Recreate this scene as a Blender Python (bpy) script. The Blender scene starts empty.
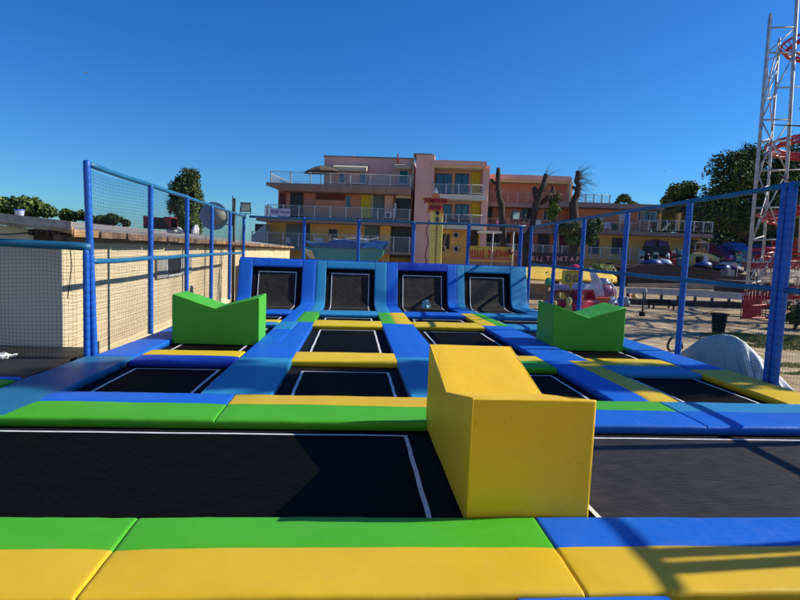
import bpy, math, random
from mathutils import Vector, Matrix, noise
random.seed(7)
SC = bpy.context.scene
COL = SC.collection
R = math.radians

# ------------------------------------------------------------------ camera geometry (photo pixels 800x600 -> rays)
F, PITCH, YAW, ROLL, EYE = 580.0, 0.0893176, 0.0872593, 0.0400980, 1.7
_cy, _sy, _cp, _sp = math.cos(YAW), math.sin(YAW), math.cos(PITCH), math.sin(PITCH)
FWD = Vector((_sy * _cp, _cy * _cp, -_sp))
_r = Vector((_cy, -_sy, 0)); _u = _r.cross(FWD)
RIGHT = math.cos(ROLL) * _r + math.sin(ROLL) * _u
UP = -math.sin(ROLL) * _r + math.cos(ROLL) * _u
CAM = Vector((0, 0, EYE))
def ray(u, v): return FWD + RIGHT * ((u - 400) / F) + UP * ((300 - v) / F)
def atY(u, v, Y): d = ray(u, v); return CAM + d * (Y / d.y)
def atX(u, v, X): d = ray(u, v); return CAM + d * (X / d.x)
def atZ(u, v, Z): d = ray(u, v); return CAM + d * ((Z - EYE) / d.z)

# ------------------------------------------------------------------ mesh builder
class MB:
    def __init__(s): s.v = []; s.f = []; s.m = []; s.sm = []
    def add(s, vs, fs, m=0, smooth=False):
        b = len(s.v); s.v += [tuple(p) for p in vs]
        for f in fs: s.f.append([b + i for i in f]); s.m.append(m); s.sm.append(smooth)
    def box(s, a, b, m=0):
        x0, x1 = sorted((a[0], b[0])); y0, y1 = sorted((a[1], b[1])); z0, z1 = sorted((a[2], b[2]))
        s.add([(x0,y0,z0),(x1,y0,z0),(x1,y1,z0),(x0,y1,z0),(x0,y0,z1),(x1,y0,z1),(x1,y1,z1),(x0,y1,z1)],
              [(0,3,2,1),(4,5,6,7),(0,1,5,4),(1,2,6,5),(2,3,7,6),(3,0,4,7)], m); return s
    def hexa(s, p, m=0):
        s.add(p, [(0,3,2,1),(4,5,6,7),(0,1,5,4),(1,2,6,5),(2,3,7,6),(3,0,4,7)], m); return s
    def tube(s, pts, r, n=8, m=0, smooth=True, caps=True, closed=False):
        pts = [Vector(p) for p in pts]; N = len(pts); rr = r if isinstance(r, (list, tuple)) else [r] * N
        rings = []; prev = None
        for i, p in enumerate(pts):
            if closed: t = pts[(i + 1) % N] - pts[i - 1]
            else: t = pts[min(i + 1, N - 1)] - pts[max(i - 1, 0)]
            t = t.normalized() if t.length > 1e-9 else Vector((0, 0, 1))
            if prev is None: a = t.orthogonal().normalized()
            else:
                a = prev - t * prev.dot(t); a = a.normalized() if a.length > 1e-6 else t.orthogonal().normalized()
            prev = a; b = t.cross(a)
            rings.append([p + (a * math.cos(2*math.pi*k/n) + b * math.sin(2*math.pi*k/n)) * rr[i] for k in range(n)])
        vs = [q for g in rings for q in g]; fs = []
        for i in range(N if closed else N - 1):
            j = (i + 1) % N
            for k in range(n): fs.append((i*n + k, i*n + (k+1) % n, j*n + (k+1) % n, j*n + k))
        if caps and not closed: fs.append(tuple(range(n))[::-1]); fs.append(tuple((N-1)*n + k for k in range(n)))
        s.add(vs, fs, m, smooth); return s
    def lathe(s, prof, n=16, m=0, smooth=True, c=(0, 0, 0), sx=1, sy=1):
        vs = []; fs = []
        for (r, z) in prof:
            for k in range(n):
                a = 2*math.pi*k/n; vs.append((c[0] + sx*r*math.cos(a), c[1] + sy*r*math.sin(a), c[2] + z))
        for i in range(len(prof) - 1):
            for k in range(n): fs.append((i*n+k, i*n+(k+1) % n, (i+1)*n+(k+1) % n, (i+1)*n+k))
        fs.append(tuple(range(n))[::-1]); fs.append(tuple((len(prof)-1)*n+k for k in range(n)))
        s.add(vs, fs, m, smooth); return s
    def prism(s, poly, a, b, axis='y', m=0):      # 2D outline extruded along an axis
        n = len(poly); vs = []
        for t in (a, b):
            for (p, q) in poly:
                vs.append({'y': (p, t, q), 'x': (t, p, q), 'z': (p, q, t)}[axis])
        s.add(vs, [tuple(range(n)), tuple(range(2*n-1, n-1, -1))] + [(i, i+n, (i+1) % n + n, (i+1) % n) for i in range(n)], m); return s
    def build(s, name, mats, parent=None, bevel=0, loc=None):
        me = bpy.data.meshes.new(name); me.from_pydata(s.v, [], s.f)
        for mt in (mats if isinstance(mats, (list, tuple)) else [mats]): me.materials.append(mt)
        me.polygons.foreach_set('material_index', s.m); me.polygons.foreach_set('use_smooth', s.sm)
        me.update()
        import bmesh
        bm = bmesh.new(); bm.from_mesh(me); bmesh.ops.recalc_face_normals(bm, faces=bm.faces); bm.to_mesh(me); bm.free()
        o = bpy.data.objects.new(name, me); COL.objects.link(o)
        if parent: o.parent = parent
        if loc is not None: o.location = loc
        if bevel:
            md = o.modifiers.new('bevel', 'BEVEL'); md.width = bevel; md.segments = 2; md.limit_method = 'ANGLE'; md.angle_limit = R(35)
        return o
def tag(o, label=None, cat=None, group=None, kind=None):
    if label: o['label'] = label
    if cat: o['category'] = cat
    if group: o['group'] = group
    if kind: o['kind'] = kind
    return o
def empty(name, loc=(0, 0, 0), rz=0, **k):
    o = bpy.data.objects.new(name, None); COL.objects.link(o); o.location = loc; o.rotation_euler = (0, 0, rz)
    o.empty_display_size = .2; return tag(o, **k)
def copy_tree(o, parent=None):
    c = o.copy(); COL.objects.link(c)
    if parent: c.parent = parent
    for ch in [x for x in bpy.data.objects if x.parent == o]: copy_tree(ch, c)
    return c

# ------------------------------------------------------------------ materials
MATS = {}
def mat(name, col, rough=.6, metal=0, var=.12, scale=3, bump=0, bscale=40, spec=.5, coat=0, col2=None, detail=3, stretch=None, trans=0, alpha=1):
    if name in MATS: return MATS[name]
    m = bpy.data.materials.new(name); m.use_nodes = True; nt = m.node_tree; N = nt.nodes; L = nt.links
    b = N['Principled BSDF']; b.inputs['Roughness'].default_value = rough; b.inputs['Metallic'].default_value = metal
    b.inputs['Specular IOR Level'].default_value = spec; b.inputs['Coat Weight'].default_value = coat; b.inputs['Coat Roughness'].default_value = .15
    tc = N.new('ShaderNodeTexCoord'); src = tc.outputs['Object']
    if stretch:
        mp = N.new('ShaderNodeMapping'); mp.inputs['Scale'].default_value = stretch; L.new(src, mp.inputs[0]); src = mp.outputs[0]
    n = N.new('ShaderNodeTexNoise'); n.inputs['Scale'].default_value = scale; n.inputs['Detail'].default_value = detail; L.new(src, n.inputs['Vector'])
    r = N.new('ShaderNodeValToRGB'); r.color_ramp.elements[0].position = .3; r.color_ramp.elements[1].position = .7
    c2 = col2 or tuple(min(1, c * (1 + var)) for c in col); c1 = tuple(c * (1 - var) for c in col) if not col2 else col
    r.color_ramp.elements[0].color = (*c1, 1); r.color_ramp.elements[1].color = (*c2, 1)
    L.new(n.outputs['Fac'], r.inputs[0]); L.new(r.outputs[0], b.inputs['Base Color'])
    if bump:
        n2 = N.new('ShaderNodeTexNoise'); n2.inputs['Scale'].default_value = bscale; n2.inputs['Detail'].default_value = 3; L.new(src, n2.inputs['Vector'])
        bp = N.new('ShaderNodeBump'); bp.inputs['Strength'].default_value = bump; bp.inputs['Distance'].default_value = .01
        L.new(n2.outputs['Fac'], bp.inputs['Height']); L.new(bp.outputs[0], b.inputs['Normal'])
    if trans: b.inputs['Transmission Weight'].default_value = trans
    if alpha < 1: b.inputs['Alpha'].default_value = alpha
    MATS[name] = m; return m
def vinyl(name, col, var=.05):
    """pvc cover: slow tone drift, dusty scuffs, fine crease bump and patchy gloss"""
    m = mat(name, col, rough=.45, var=var, scale=1.7, bump=.0, spec=.22, detail=6)
    nt = m.node_tree; N = nt.nodes; L = nt.links; b = N['Principled BSDF']; tc = N.new('ShaderNodeTexCoord'); src = tc.outputs['Object']
    d = N.new('ShaderNodeTexNoise'); d.inputs['Scale'].default_value = 5.5; d.inputs['Detail'].default_value = 10; d.inputs['Roughness'].default_value = .72; L.new(src, d.inputs[0])
    dr = N.new('ShaderNodeValToRGB'); dr.color_ramp.elements[0].position = .50; dr.color_ramp.elements[1].position = .78; dr.color_ramp.elements[1].color = (.09, .09, .09, 1); L.new(d.outputs['Fac'], dr.inputs[0])
    mx = N.new('ShaderNodeMix'); mx.data_type = 'RGBA'; mx.inputs[7].default_value = (.34, .30, .24, 1); old = b.inputs['Base Color'].links[0].from_socket
    L.new(dr.outputs[0], mx.inputs[0]); L.new(old, mx.inputs[6]); L.new(mx.outputs[2], b.inputs['Base Color'])
    rr = N.new('ShaderNodeMapRange'); rr.inputs[3].default_value = .34; rr.inputs[4].default_value = .62; L.new(d.outputs['Fac'], rr.inputs[0]); L.new(rr.outputs[0], b.inputs['Roughness'])
    w1 = N.new('ShaderNodeTexNoise'); w1.inputs['Scale'].default_value = 7; w1.inputs['Detail'].default_value = 3; w1.inputs['Distortion'].default_value = .2; L.new(src, w1.inputs[0])
    bp = N.new('ShaderNodeBump'); bp.inputs['Strength'].default_value = .22; bp.inputs['Distance'].default_value = .012; L.new(w1.outputs['Fac'], bp.inputs['Height']); L.new(bp.outputs[0], b.inputs['Normal'])
    return m
BLUE = vinyl('vinyl_blue', (.010, .128, .60)); DBLUE = vinyl('vinyl_royal_blue', (.008, .05, .42))
SKYB = vinyl('vinyl_sky_blue', (.028, .25, .50)); TEAL = vinyl('vinyl_sky_blue_shaded', (.016, .15, .30))  # second one is sky blue darkened for the shade over the left lane
GREEN = vinyl('vinyl_green', (.065, .40, .02)); YEL = vinyl('vinyl_yellow', (.74, .51, .02))
YELF = vinyl('vinyl_golden', (.66, .43, .022))
def foam(name, col):
    m = vinyl(name, col); nt = m.node_tree; N = nt.nodes; L = nt.links; b = N['Principled BSDF']; tc = N.new('ShaderNodeTexCoord')
    mp = N.new('ShaderNodeMapping'); mp.inputs['Scale'].default_value = (22, 22, 1.6); L.new(tc.outputs['Object'], mp.inputs[0])
    n = N.new('ShaderNodeTexNoise'); n.inputs['Scale'].default_value = 1.2; n.inputs['Detail'].default_value = 4; L.new(mp.outputs[0], n.inputs[0])
    bp = N.new('ShaderNodeBump'); bp.inputs['Strength'].default_value = .16; bp.inputs['Distance'].default_value = .01; L.new(n.outputs['Fac'], bp.inputs['Height']); L.new(b.inputs['Normal'].links[0].from_socket, bp.inputs['Normal']); L.new(bp.outputs[0], b.inputs['Normal'])
    # scuffs and grime marks with a shape of their own
    s1 = N.new('ShaderNodeTexNoise'); s1.inputs['Scale'].default_value = 13; s1.inputs['Detail'].default_value = 3; s1.inputs['Distortion'].default_value = .6; L.new(tc.outputs['Object'], s1.inputs[0])
    r1 = N.new('ShaderNodeValToRGB'); r1.color_ramp.elements[0].position = .70; r1.color_ramp.elements[1].position = .76; r1.color_ramp.elements[1].color = (.5, .5, .5, 1); L.new(s1.outputs['Fac'], r1.inputs[0])
    mx = N.new('ShaderNodeMix'); mx.data_type = 'RGBA'; mx.inputs[7].default_value = (.12, .10, .06, 1); L.new(r1.outputs[0], mx.inputs[0]); L.new(b.inputs['Base Color'].links[0].from_socket, mx.inputs[6]); L.new(mx.outputs[2], b.inputs['Base Color'])
    return m
GREENB = foam('foam_green', (.075, .44, .03)); YELB = foam('foam_yellow', (.84, .52, .02))
def mesh_fabric(name, base, rough, spec):
    m = mat(name, base, rough=rough, var=.25, scale=5, spec=spec)
    nt = m.node_tree; N = nt.nodes; L = nt.links; b = N['Principled BSDF']
    tc = N.new('ShaderNodeTexCoord'); w = N.new('ShaderNodeTexWave'); w.bands_direction = 'Y'; w.inputs['Scale'].default_value = 10; w.inputs['Distortion'].default_value = .6; w.inputs['Detail'].default_value = 1
    w2 = N.new('ShaderNodeTexWave'); w2.bands_direction = 'DIAGONAL'; w2.inputs['Scale'].default_value = 7; w2.inputs['Distortion'].default_value = 1.5
    a = N.new('ShaderNodeMath'); a.operation = 'ADD'; L.new(tc.outputs['Object'], w.inputs[0]); L.new(tc.outputs['Object'], w2.inputs[0])
    L.new(w.outputs['Fac'], a.inputs[0]); L.new(w2.outputs['Fac'], a.inputs[1])
    mp = N.new('ShaderNodeMapping'); mp.inputs['Scale'].default_value = (2.2, 26, 8); mp.inputs['Rotation'].default_value = (0, 0, .12); L.new(tc.outputs['Object'], mp.inputs[0])
    sn = N.new('ShaderNodeTexNoise'); sn.inputs['Scale'].default_value = 2.4; sn.inputs['Detail'].default_value = 5; L.new(mp.outputs[0], sn.inputs[0])
    sr = N.new('ShaderNodeMapRange'); sr.inputs[1].default_value = .3; sr.inputs[2].default_value = .7; sr.inputs[3].default_value = .6; sr.inputs[4].default_value = 1.7; L.new(sn.outputs['Fac'], sr.inputs[0])
    mm_ = N.new('ShaderNodeVectorMath'); mm_.operation = 'SCALE'; L.new(b.inputs['Base Color'].links[0].from_socket, mm_.inputs[0]); L.new(sr.outputs[0], mm_.inputs['Scale']); L.new(mm_.outputs[0], b.inputs['Base Color'])
    bp = N.new('ShaderNodeBump'); bp.inputs['Strength'].default_value = .3; bp.inputs['Distance'].default_value = .004
    L.new(a.outputs[0], bp.inputs['Height']); L.new(bp.outputs[0], b.inputs['Normal'])
    b.inputs['Sheen Weight'].default_value = .0; b.inputs['Sheen Roughness'].default_value = .4
    return m
MESHB = mesh_fabric('jump_mesh', (.003, .0028, .0026), .7, .05)
MESHG = mesh_fabric('jump_mesh_sunlit_dusty', (.024, .021, .018), .55, .22)  # mesh lightened for sun sheen on the right bed and sunlit dusty slopes
BLACK = mat('black_apron', (.006, .006, .008), rough=.8, spec=.15)
TAPE = mat('white_tape', (.62, .64, .66), rough=.6, var=.15, scale=9)
PLAT = mat('black_matting', (.020, .021, .024), rough=.6, var=.5, scale=1.2, bump=.3, bscale=30, detail=6, spec=.35)
STEEL = mat('dark_steel', (.05, .05, .055), rough=.5, metal=.6)
PBLUE = mat('post_blue', (.012, .115, .50), rough=.42, var=.14, spec=.3, scale=4)
def band(m):
    nt = m.node_tree; N = nt.nodes; L = nt.links; b = N['Principled BSDF']; tc = N.new('ShaderNodeTexCoord'); w = N.new('ShaderNodeTexWave'); w.bands_direction = 'Z'; w.inputs['Scale'].default_value = 2.86; w.inputs['Distortion'].default_value = .5
    L.new(tc.outputs['Object'], w.inputs[0]); r_ = N.new('ShaderNodeValToRGB'); r_.color_ramp.elements[0].position = .0; r_.color_ramp.elements[0].color = (.45, .45, .5, 1); r_.color_ramp.elements[1].position = .16; L.new(w.outputs['Fac'], r_.inputs[0])
    mx = N.new('ShaderNodeMix'); mx.data_type = 'RGBA'; mx.blend_type = 'MULTIPLY'; mx.inputs[0].default_value = .4; old = b.inputs['Base Color'].links[0].from_socket
    L.new(old, mx.inputs[6]); L.new(r_.outputs[0], mx.inputs[7]); L.new(mx.outputs[2], b.inputs['Base Color'])
band(PBLUE)
RAILT = mat('rail_teal', (.012, .13, .26), rough=.45, var=.12, spec=.4)
NET = mat('net_black', (.018, .02, .028), rough=.8, spec=.1)
NETG = mat('net_grey', (.05, .07, .10), rough=.8, spec=.1)
WHITE = mat('white_paint', (.75, .75, .73), rough=.5, var=.08)
GREYW = mat('weathered_white', (.48, .48, .47), rough=.6, var=.25, scale=4)
RED = mat('red_paint', (.42, .02, .03), rough=.45, var=.2)
SALMON = mat('salmon_render', (.74, .30, .19), rough=.85, var=.1, scale=.6, bump=.1)
PINK = mat('mauve_render', (.76, .42, .33), rough=.85, var=.08, scale=.6, bump=.1)
ORANGE = mat('orange_render', (.90, .52, .14), rough=.85, var=.12, scale=.7, bump=.1)
SLAB = mat('brown_slab', (.27, .19, .165), rough=.8, var=.12)
CREAM = mat('cream_trim', (.62, .52, .33), rough=.7, var=.1)
GLASS = mat('window_glass', (.03, .09, .16), rough=.06, var=.3, scale=1, spec=.9)
DARKW = mat('dark_opening', (.015, .018, .022), rough=.4, var=.4, scale=1.5)
GLASSR = mat('rail_glass', (.4, .48, .52), rough=.1, var=.05, alpha=.10)
GGREEN = mat('grey_green_shutter', (.13, .19, .18), rough=.6, var=.1)
YSHUT = mat('ochre_shutter', (.72, .52, .015), rough=.6, var=.1)
WOOD = mat('weathered_wood', (.20, .12, .07), rough=.85, var=.5, scale=5, bump=.4, detail=6)
BARK = mat('bark', (.055, .038, .027), rough=.95, var=.45, scale=3, bump=.8, bscale=8)

def brick_wall(name, c1, c2, mortar):
    m = bpy.data.materials.new(name); m.use_nodes = True; nt = m.node_tree; N = nt.nodes; L = nt.links; b = N['Principled BSDF']
    b.inputs['Roughness'].default_value = .9; b.inputs['Specular IOR Level'].default_value = .2
    tc = N.new('ShaderNodeTexCoord'); sx = N.new('ShaderNodeSeparateXYZ'); L.new(tc.outputs['Object'], sx.inputs[0])
    ad = N.new('ShaderNodeMath'); ad.operation = 'ADD'; L.new(sx.outputs[0], ad.inputs[0]); L.new(sx.outputs[1], ad.inputs[1])
    cb = N.new('ShaderNodeCombineXYZ'); L.new(ad.outputs[0], cb.inputs[0]); L.new(sx.outputs[2], cb.inputs[1])
    br = N.new('ShaderNodeTexBrick'); br.inputs['Scale'].default_value = 1; br.inputs['Brick Width'].default_value = .4; br.inputs['Row Height'].default_value = .1
    br.inputs['Mortar Size'].default_value = .008; br.inputs['Color1'].default_value = (*c1, 1); br.inputs['Color2'].default_value = (*c2, 1); br.inputs['Mortar'].default_value = (*mortar, 1); br.inputs['Mortar Smooth'].default_value = .6
    L.new(cb.outputs[0], br.inputs['Vector'])
    n = N.new('ShaderNodeTexNoise'); n.inputs['Scale'].default_value = .9; n.inputs['Detail'].default_value = 6; L.new(tc.outputs['Object'], n.inputs[0])
    mx = N.new('ShaderNodeMix'); mx.data_type = 'RGBA'; mx.blend_type = 'MULTIPLY'; mx.inputs[0].default_value = .35
    L.new(br.outputs['Color'], mx.inputs[6]); L.new(n.outputs['Fac'], mx.inputs[7]); L.new(mx.outputs[2], b.inputs['Base Color'])
    bp = N.new('ShaderNodeBump'); bp.inputs['Strength'].default_value = .6; bp.inputs['Distance'].default_value = .01; bp.invert = True
    L.new(br.outputs['Fac'], bp.inputs['Height']); L.new(bp.outputs[0], b.inputs['Normal']); MATS[name] = m; return m
BRICK = brick_wall('cream_block_wall', (.80, .66, .42), (.77, .62, .39), (.64, .50, .31))
GREYRENDER = mat('grey_render', (.68, .62, .50), rough=.9, var=.06, scale=.8, bump=.15)

# ------------------------------------------------------------------ the trampoline field
XN = [-3.75, -3.09, -1.63, -.83, .74, 1.48, 3.15, 4.0, 5.35, 6.0]
XF = [-3.12, -2.76, -1.38, -.70, .72, 1.42, 2.95, 3.50, 5.00, 5.56]
def lerp_list(x, a, b):
    if x <= a[0]: return b[0] + (x - a[0])
    for i in range(len(a) - 1):
        if x <= a[i+1]: return b[i] + (x - a[i]) / (a[i+1] - a[i]) * (b[i+1] - b[i])
    return b[-1] + (x - a[-1])
def sY(Y):
    K = [(7, 0), (9, .03), (13, .06), (17, .15), (19, .15)]
    if Y <= 7: return 0
    for (a, b), (c, d) in zip(K, K[1:]):
        if Y <= c: return b + (Y - a) / (c - a) * (d - b)
    return .15
def warp(x, y, z):
    t = min(1, max(0, (y - 7) / 10))
    xf = lerp_list(x, XN, XF); X = x * (1 - t) + xf * t
    return (X, y + (X - 1) * sY(y), z)

def resample(path, step=.12):
    out = []; acc = 0; P = [Vector((0, a, b)) for a, b in path]; cum = [0]
    for a, b in zip(P, P[1:]): cum.append(cum[-1] + (b - a).length)
    def at(t):
        t = max(0, min(cum[-1], t))
        for i in range(len(P) - 1):
            if t <= cum[i+1] + 1e-9:
                d = (P[i+1] - P[i]).normalized(); return P[i] + d * (t - cum[i])
        return P[-1]
    def nrm(t):
        a = at(t - .05); b = at(t + .05); d = (b - a).normalized(); return Vector((0, -d.z, d.y))
    return cum[-1], at, nrm
def grid_coords(a, b, splits, step):
    e = [0, .004, .012, .026, .05]
    c = [a + k for k in e] + [b - k for k in e]
    for s_ in splits: c += [s_ - .010, s_ - .004, s_, s_ + .004, s_ + .010]
    n = max(1, int((b - a - .1) / step))
    for i in range(1, n): c.append(a + .05 + (b - a - .1) * i / n)
    c = sorted(c); out = [c[0]]
    for v in c[1:]:
        if v - out[-1] > .0035 or v in splits:
            if v in splits and v - out[-1] < .0035: out[-1] = v
            else: out.append(v)
    return out
def pad(name, label, x0, x1, path, mats, xs=(), ts=(), th=.085, group='padded cushions round the trampolines', seed=0, puff=.012, gap=.0025, matfn=None):
    """cushion following a (y,z) path; xs / ts are the colour seams across and along it."""
    x0 += gap; x1 -= gap
    Lp, at, nrm = resample(path)
    X = grid_coords(x0, x1, list(xs), .09); T = grid_coords(gap, Lp - gap, list(ts), .09)
    def eh(d, r=.026):      # rounded edge
        return 0 if d >= r else -r + math.sqrt(max(0, r*r - (r - d)**2))
    def h(x, t):
        dx = min(x - x0, x1 - x); dt = min(t - gap, Lp - gap - t)
        z = eh(dx, .013) + eh(dt, .026)
        z += puff * (min(1, dx / .2) ** .5) * (min(1, dt / .2) ** .5)
        for s_ in xs: z -= .005 * math.exp(-((x - s_) / .007) ** 2)
        for s_ in ts: z -= .005 * math.exp(-((t - s_) / .007) ** 2)
        p = Vector((x * 1.6 + seed * 3.7, t * 2.2, seed * 1.3))
        g = noise.noise(Vector((x * 9 + seed, seed * 2.1, 0))); g2 = noise.noise(Vector((seed * 1.7, t * 9, 3)))
        z += .0045 * g * math.exp(-dt / .07) + .004 * g2 * math.exp(-dx / .06)
        z += .006 * noise.noise(p * 1.1) + .0022 * noise.noise(p * Vector((2.2, 5, 1)) if False else p * 4)
        return z
    nx, nt = len(X), len(T); mb = MB(); top = []; bot = []
    for t in T:
        c = at(t); n = nrm(t)
        for x in X:
            top.append(warp(x, *(c + n * h(x, t))[1:])); bot.append(warp(x, *(c - n * th)[1:]))
    fs = []; ms = []
    def mi(x, t):
        if matfn: return matfn(x, t)
        i = sum(x > s_ for s_ in xs); j = sum(t > s_ for s_ in ts); return (i + j * (len(xs) + 1)) % len(mats)
    base = len(top)
    mb.v = top + bot
    def addf(f, m, s=True): mb.f.append(f); mb.m.append(m); mb.sm.append(s)
    for j in range(nt - 1):
        for i in range(nx - 1):
            a = j*nx + i; m = mi((X[i]+X[i+1])/2, (T[j]+T[j+1])/2)
            addf([a, a+1, a+nx+1, a+nx], m); addf([base+a, base+a+nx, base+a+nx+1, base+a+1], m)
    for i in range(nx - 1):
        addf([i, base+i, base+i+1, i+1], mi((X[i]+X[i+1])/2, T[0])); k = (nt-1)*nx + i
        addf([k, k+1, base+k+1, base+k], mi((X[i]+X[i+1])/2, T[-1]))
    for j in range(nt - 1):
        a = j*nx; addf([a, a+nx, base+a+nx, base+a], mi(X[0], (T[j]+T[j+1])/2), True)
        a = j*nx + nx - 1; addf([a, base+a, base+a+nx, a+nx], mi(X[-1], (T[j]+T[j+1])/2), True)
    o = mb.build(name, mats); return tag(o, label, 'cushion', group)
def flat(a, b): return [(a, 0), (b, 0)]
G_F = 'cushions of the front row nearest the camera'
G_P = 'cushions running across between trampolines'
G_S = 'cushions running lengthwise between trampoline columns'
G_R = 'cushions framing the sloping trampolines'
cushions = [
 # front row
 ('green and yellow cushion at the bottom left corner, left of the first seam', -3.7, -1.24, flat(2.69, 3.54), [YELF, GREEN], (), (.45,), G_F),
 ('long green and yellow cushion in front of the black trampoline and yellow block', -1.24, 1.24, flat(2.69, 3.54), [YELF, GREEN], (), (.45,), G_F),
 ('blue and yellow cushion at the bottom right, crossed by fence shadows', 1.24, 3.70, flat(2.69, 3.54), [YELF, BLUE], (), (.45,), G_F),
 ('blue sliver of cushion at the very bottom edge, in front of the seam', .87, 1.66, flat(1.8, 2.68), [BLUE], (), (), G_F),
 ('blue and yellow cushion beside the right fence, bottom right corner', 3.70, 6.0, flat(2.69, 3.54), [YELF, BLUE], (), (.45,), G_F),
 # P0
 ('green and blue cushion behind the large left trampoline', -3.22, -1.24, flat(5.52, 6.5), [GREEN, BLUE], (), (.55,), G_P),
 ('green and yellow cushion just left of the yellow block', -1.24, 1.24, flat(5.52, 6.5), [GREEN, YELF], (), (.55,), G_P),
 ('blue and green cushion just right of the yellow block', 1.24, 3.70, flat(5.52, 6.5), [BLUE, GREEN], (), (.55,), G_P),
 ('royal blue and pale blue cushion behind the large right trampoline', 3.70, 6.05, flat(5.52, 6.5), [BLUE, SKYB], (), (.55,), G_P),
 # P1
 ('yellow and dark blue cushion in front of the left green block', -3.06, -1.64, flat(8.28, 9.2), [DBLUE, YEL], (), (.45,), G_P),
 ('thick plain yellow cushion in the middle column, second one back', -.85, .76, flat(8.5, 9.25), [YEL], (), (), G_P),
 ('green and yellow cushion peeking out behind the yellow block, third column', 1.47, 3.16, flat(8.28, 9.25), [GREEN, YEL], (), (.5,), G_P),
 ('yellow and teal cushion in front of the right green block', 3.98, 5.33, flat(8.05, 9.15), [SKYB, YEL], (), (.5,), G_P),
 # P2
 ('dark blue cushion with yellow back edge behind the left green block', -3.06, -1.64, flat(12.4, 13.2), [SKYB, YEL], (), (.35,), G_P),
 ('thin yellow cushion in the middle column, third one back', -.85, .76, flat(12.4, 13.3), [YEL], (), (), G_P),
 ('thin yellow cushion in the third column, behind the yellow block top', 1.47, 3.16, flat(12.55, 13.35), [YEL], (), (), G_P),
 ('sky blue cushion left of the right green block, nearer one of two', 3.98, 5.33, flat(12.5, 13.3), [SKYB], (), (), G_P),
 # P3
 ('blue cushion at the foot of the leftmost sloping trampoline', -3.06, -1.64, flat(14.5, 15.4), [BLUE], (), (), G_P),
 ('sky blue cushion at the foot of the second sloping trampoline', -.85, .76, flat(14.5, 15.4), [SKYB], (), (), G_P),
 ('royal blue cushion at the foot of the third sloping trampoline', 1.47, 3.16, flat(14.5, 15.4), [BLUE], (), (), G_P),
 ('teal cushion at the foot of the rightmost sloping trampoline', 3.98, 5.33, flat(14.5, 15.4), [SKYB], (), (), G_P),
 # S lanes
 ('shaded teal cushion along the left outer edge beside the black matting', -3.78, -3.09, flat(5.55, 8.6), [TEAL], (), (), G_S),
 ('bright sky blue cushion end at the left frame edge beside the green one', -3.95, -3.24, flat(3.6, 5.53), [SKYB], (), (), G_S),
 ('bright blue cushion beside the left net posts, left of the green block', -3.70, -3.09, flat(8.6, 12.3), [BLUE], (), (), G_S),
 ('blue cushion hidden behind the left green block along the fence', -3.70, -3.09, flat(12.3, 15.3), [BLUE], (), (), G_S),
 ('wrinkled teal cushion between first and second columns, nearest', -1.63, -.83, flat(6.5, 8.72), [SKYB], (), (), G_S),
 ('plain blue cushion right beside the left green block', -1.63, -.83, flat(8.72, 10.16), [BLUE], (), (), G_S),
 ('blue cushion with a teal corner, right of the green block rear', -1.63, -.83, flat(10.16, 12.9), [BLUE, BLUE, SKYB, BLUE], (-1.2,), (1.5,), G_S),
 ('blue and green cushion between first and second columns near the slopes', -1.63, -.83, flat(12.9, 15.0), [BLUE, GREEN], (-1.28,), (), G_S),
 ('teal cushion left of the yellow block rear, between second and third columns', .74, 1.48, flat(6.5, 8.94), [SKYB], (), (), G_S),
 ('blue shadow streaked cushion left of the yellow block top', .74, 1.48, flat(8.94, 12.9), [BLUE], (), (), G_S),
 ('green and yellow cushion between second and third columns near the slopes', .74, 1.48, flat(12.9, 15.1), [GREEN, YEL], (1.07,), (), G_S),
 ('blue and yellow cushion between third and fourth columns, nearest', 3.15, 4.0, flat(6.5, 8.9), [BLUE, YEL], (3.6,), (), G_S),
 ('blue cushion between third and fourth columns, left of the right green block', 3.15, 4.0, flat(8.9, 10.6), [BLUE], (), (), G_S),
 ('shaded blue cushion running past the left end of the right green block', 3.15, 4.0, flat(10.6, 12.9), [BLUE], (), (), G_S),
 ('yellow and green cushion between third and fourth columns near the slopes', 3.15, 4.0, flat(12.9, 15.2), [YEL, GREEN], (3.62,), (), G_S),
 ('yellow cushion on the right edge beside the double blue posts', 5.35, 6.0, flat(6.5, 8.4), [YEL], (), (), G_S),
 ('blue cushion on the right edge, left of the silver tarpaulin', 5.35, 6.0, flat(8.4, 10.0), [BLUE], (), (), G_S),
 ('blue cushion on the right edge beside the right green block', 5.35, 6.0, flat(10.0, 12.6), [BLUE], (), (), G_S),
 ('teal cushion on the right edge hidden behind the right green block', 5.35, 6.0, flat(12.6, 15.2), [SKYB], (), (), G_S),
]
for i, (lab, x0, x1, path, ms, xs, ts, g) in enumerate(cushions):
    pad('cushion', lab, x0, x1, path, ms, xs, ts, group=g, seed=i)

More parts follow.
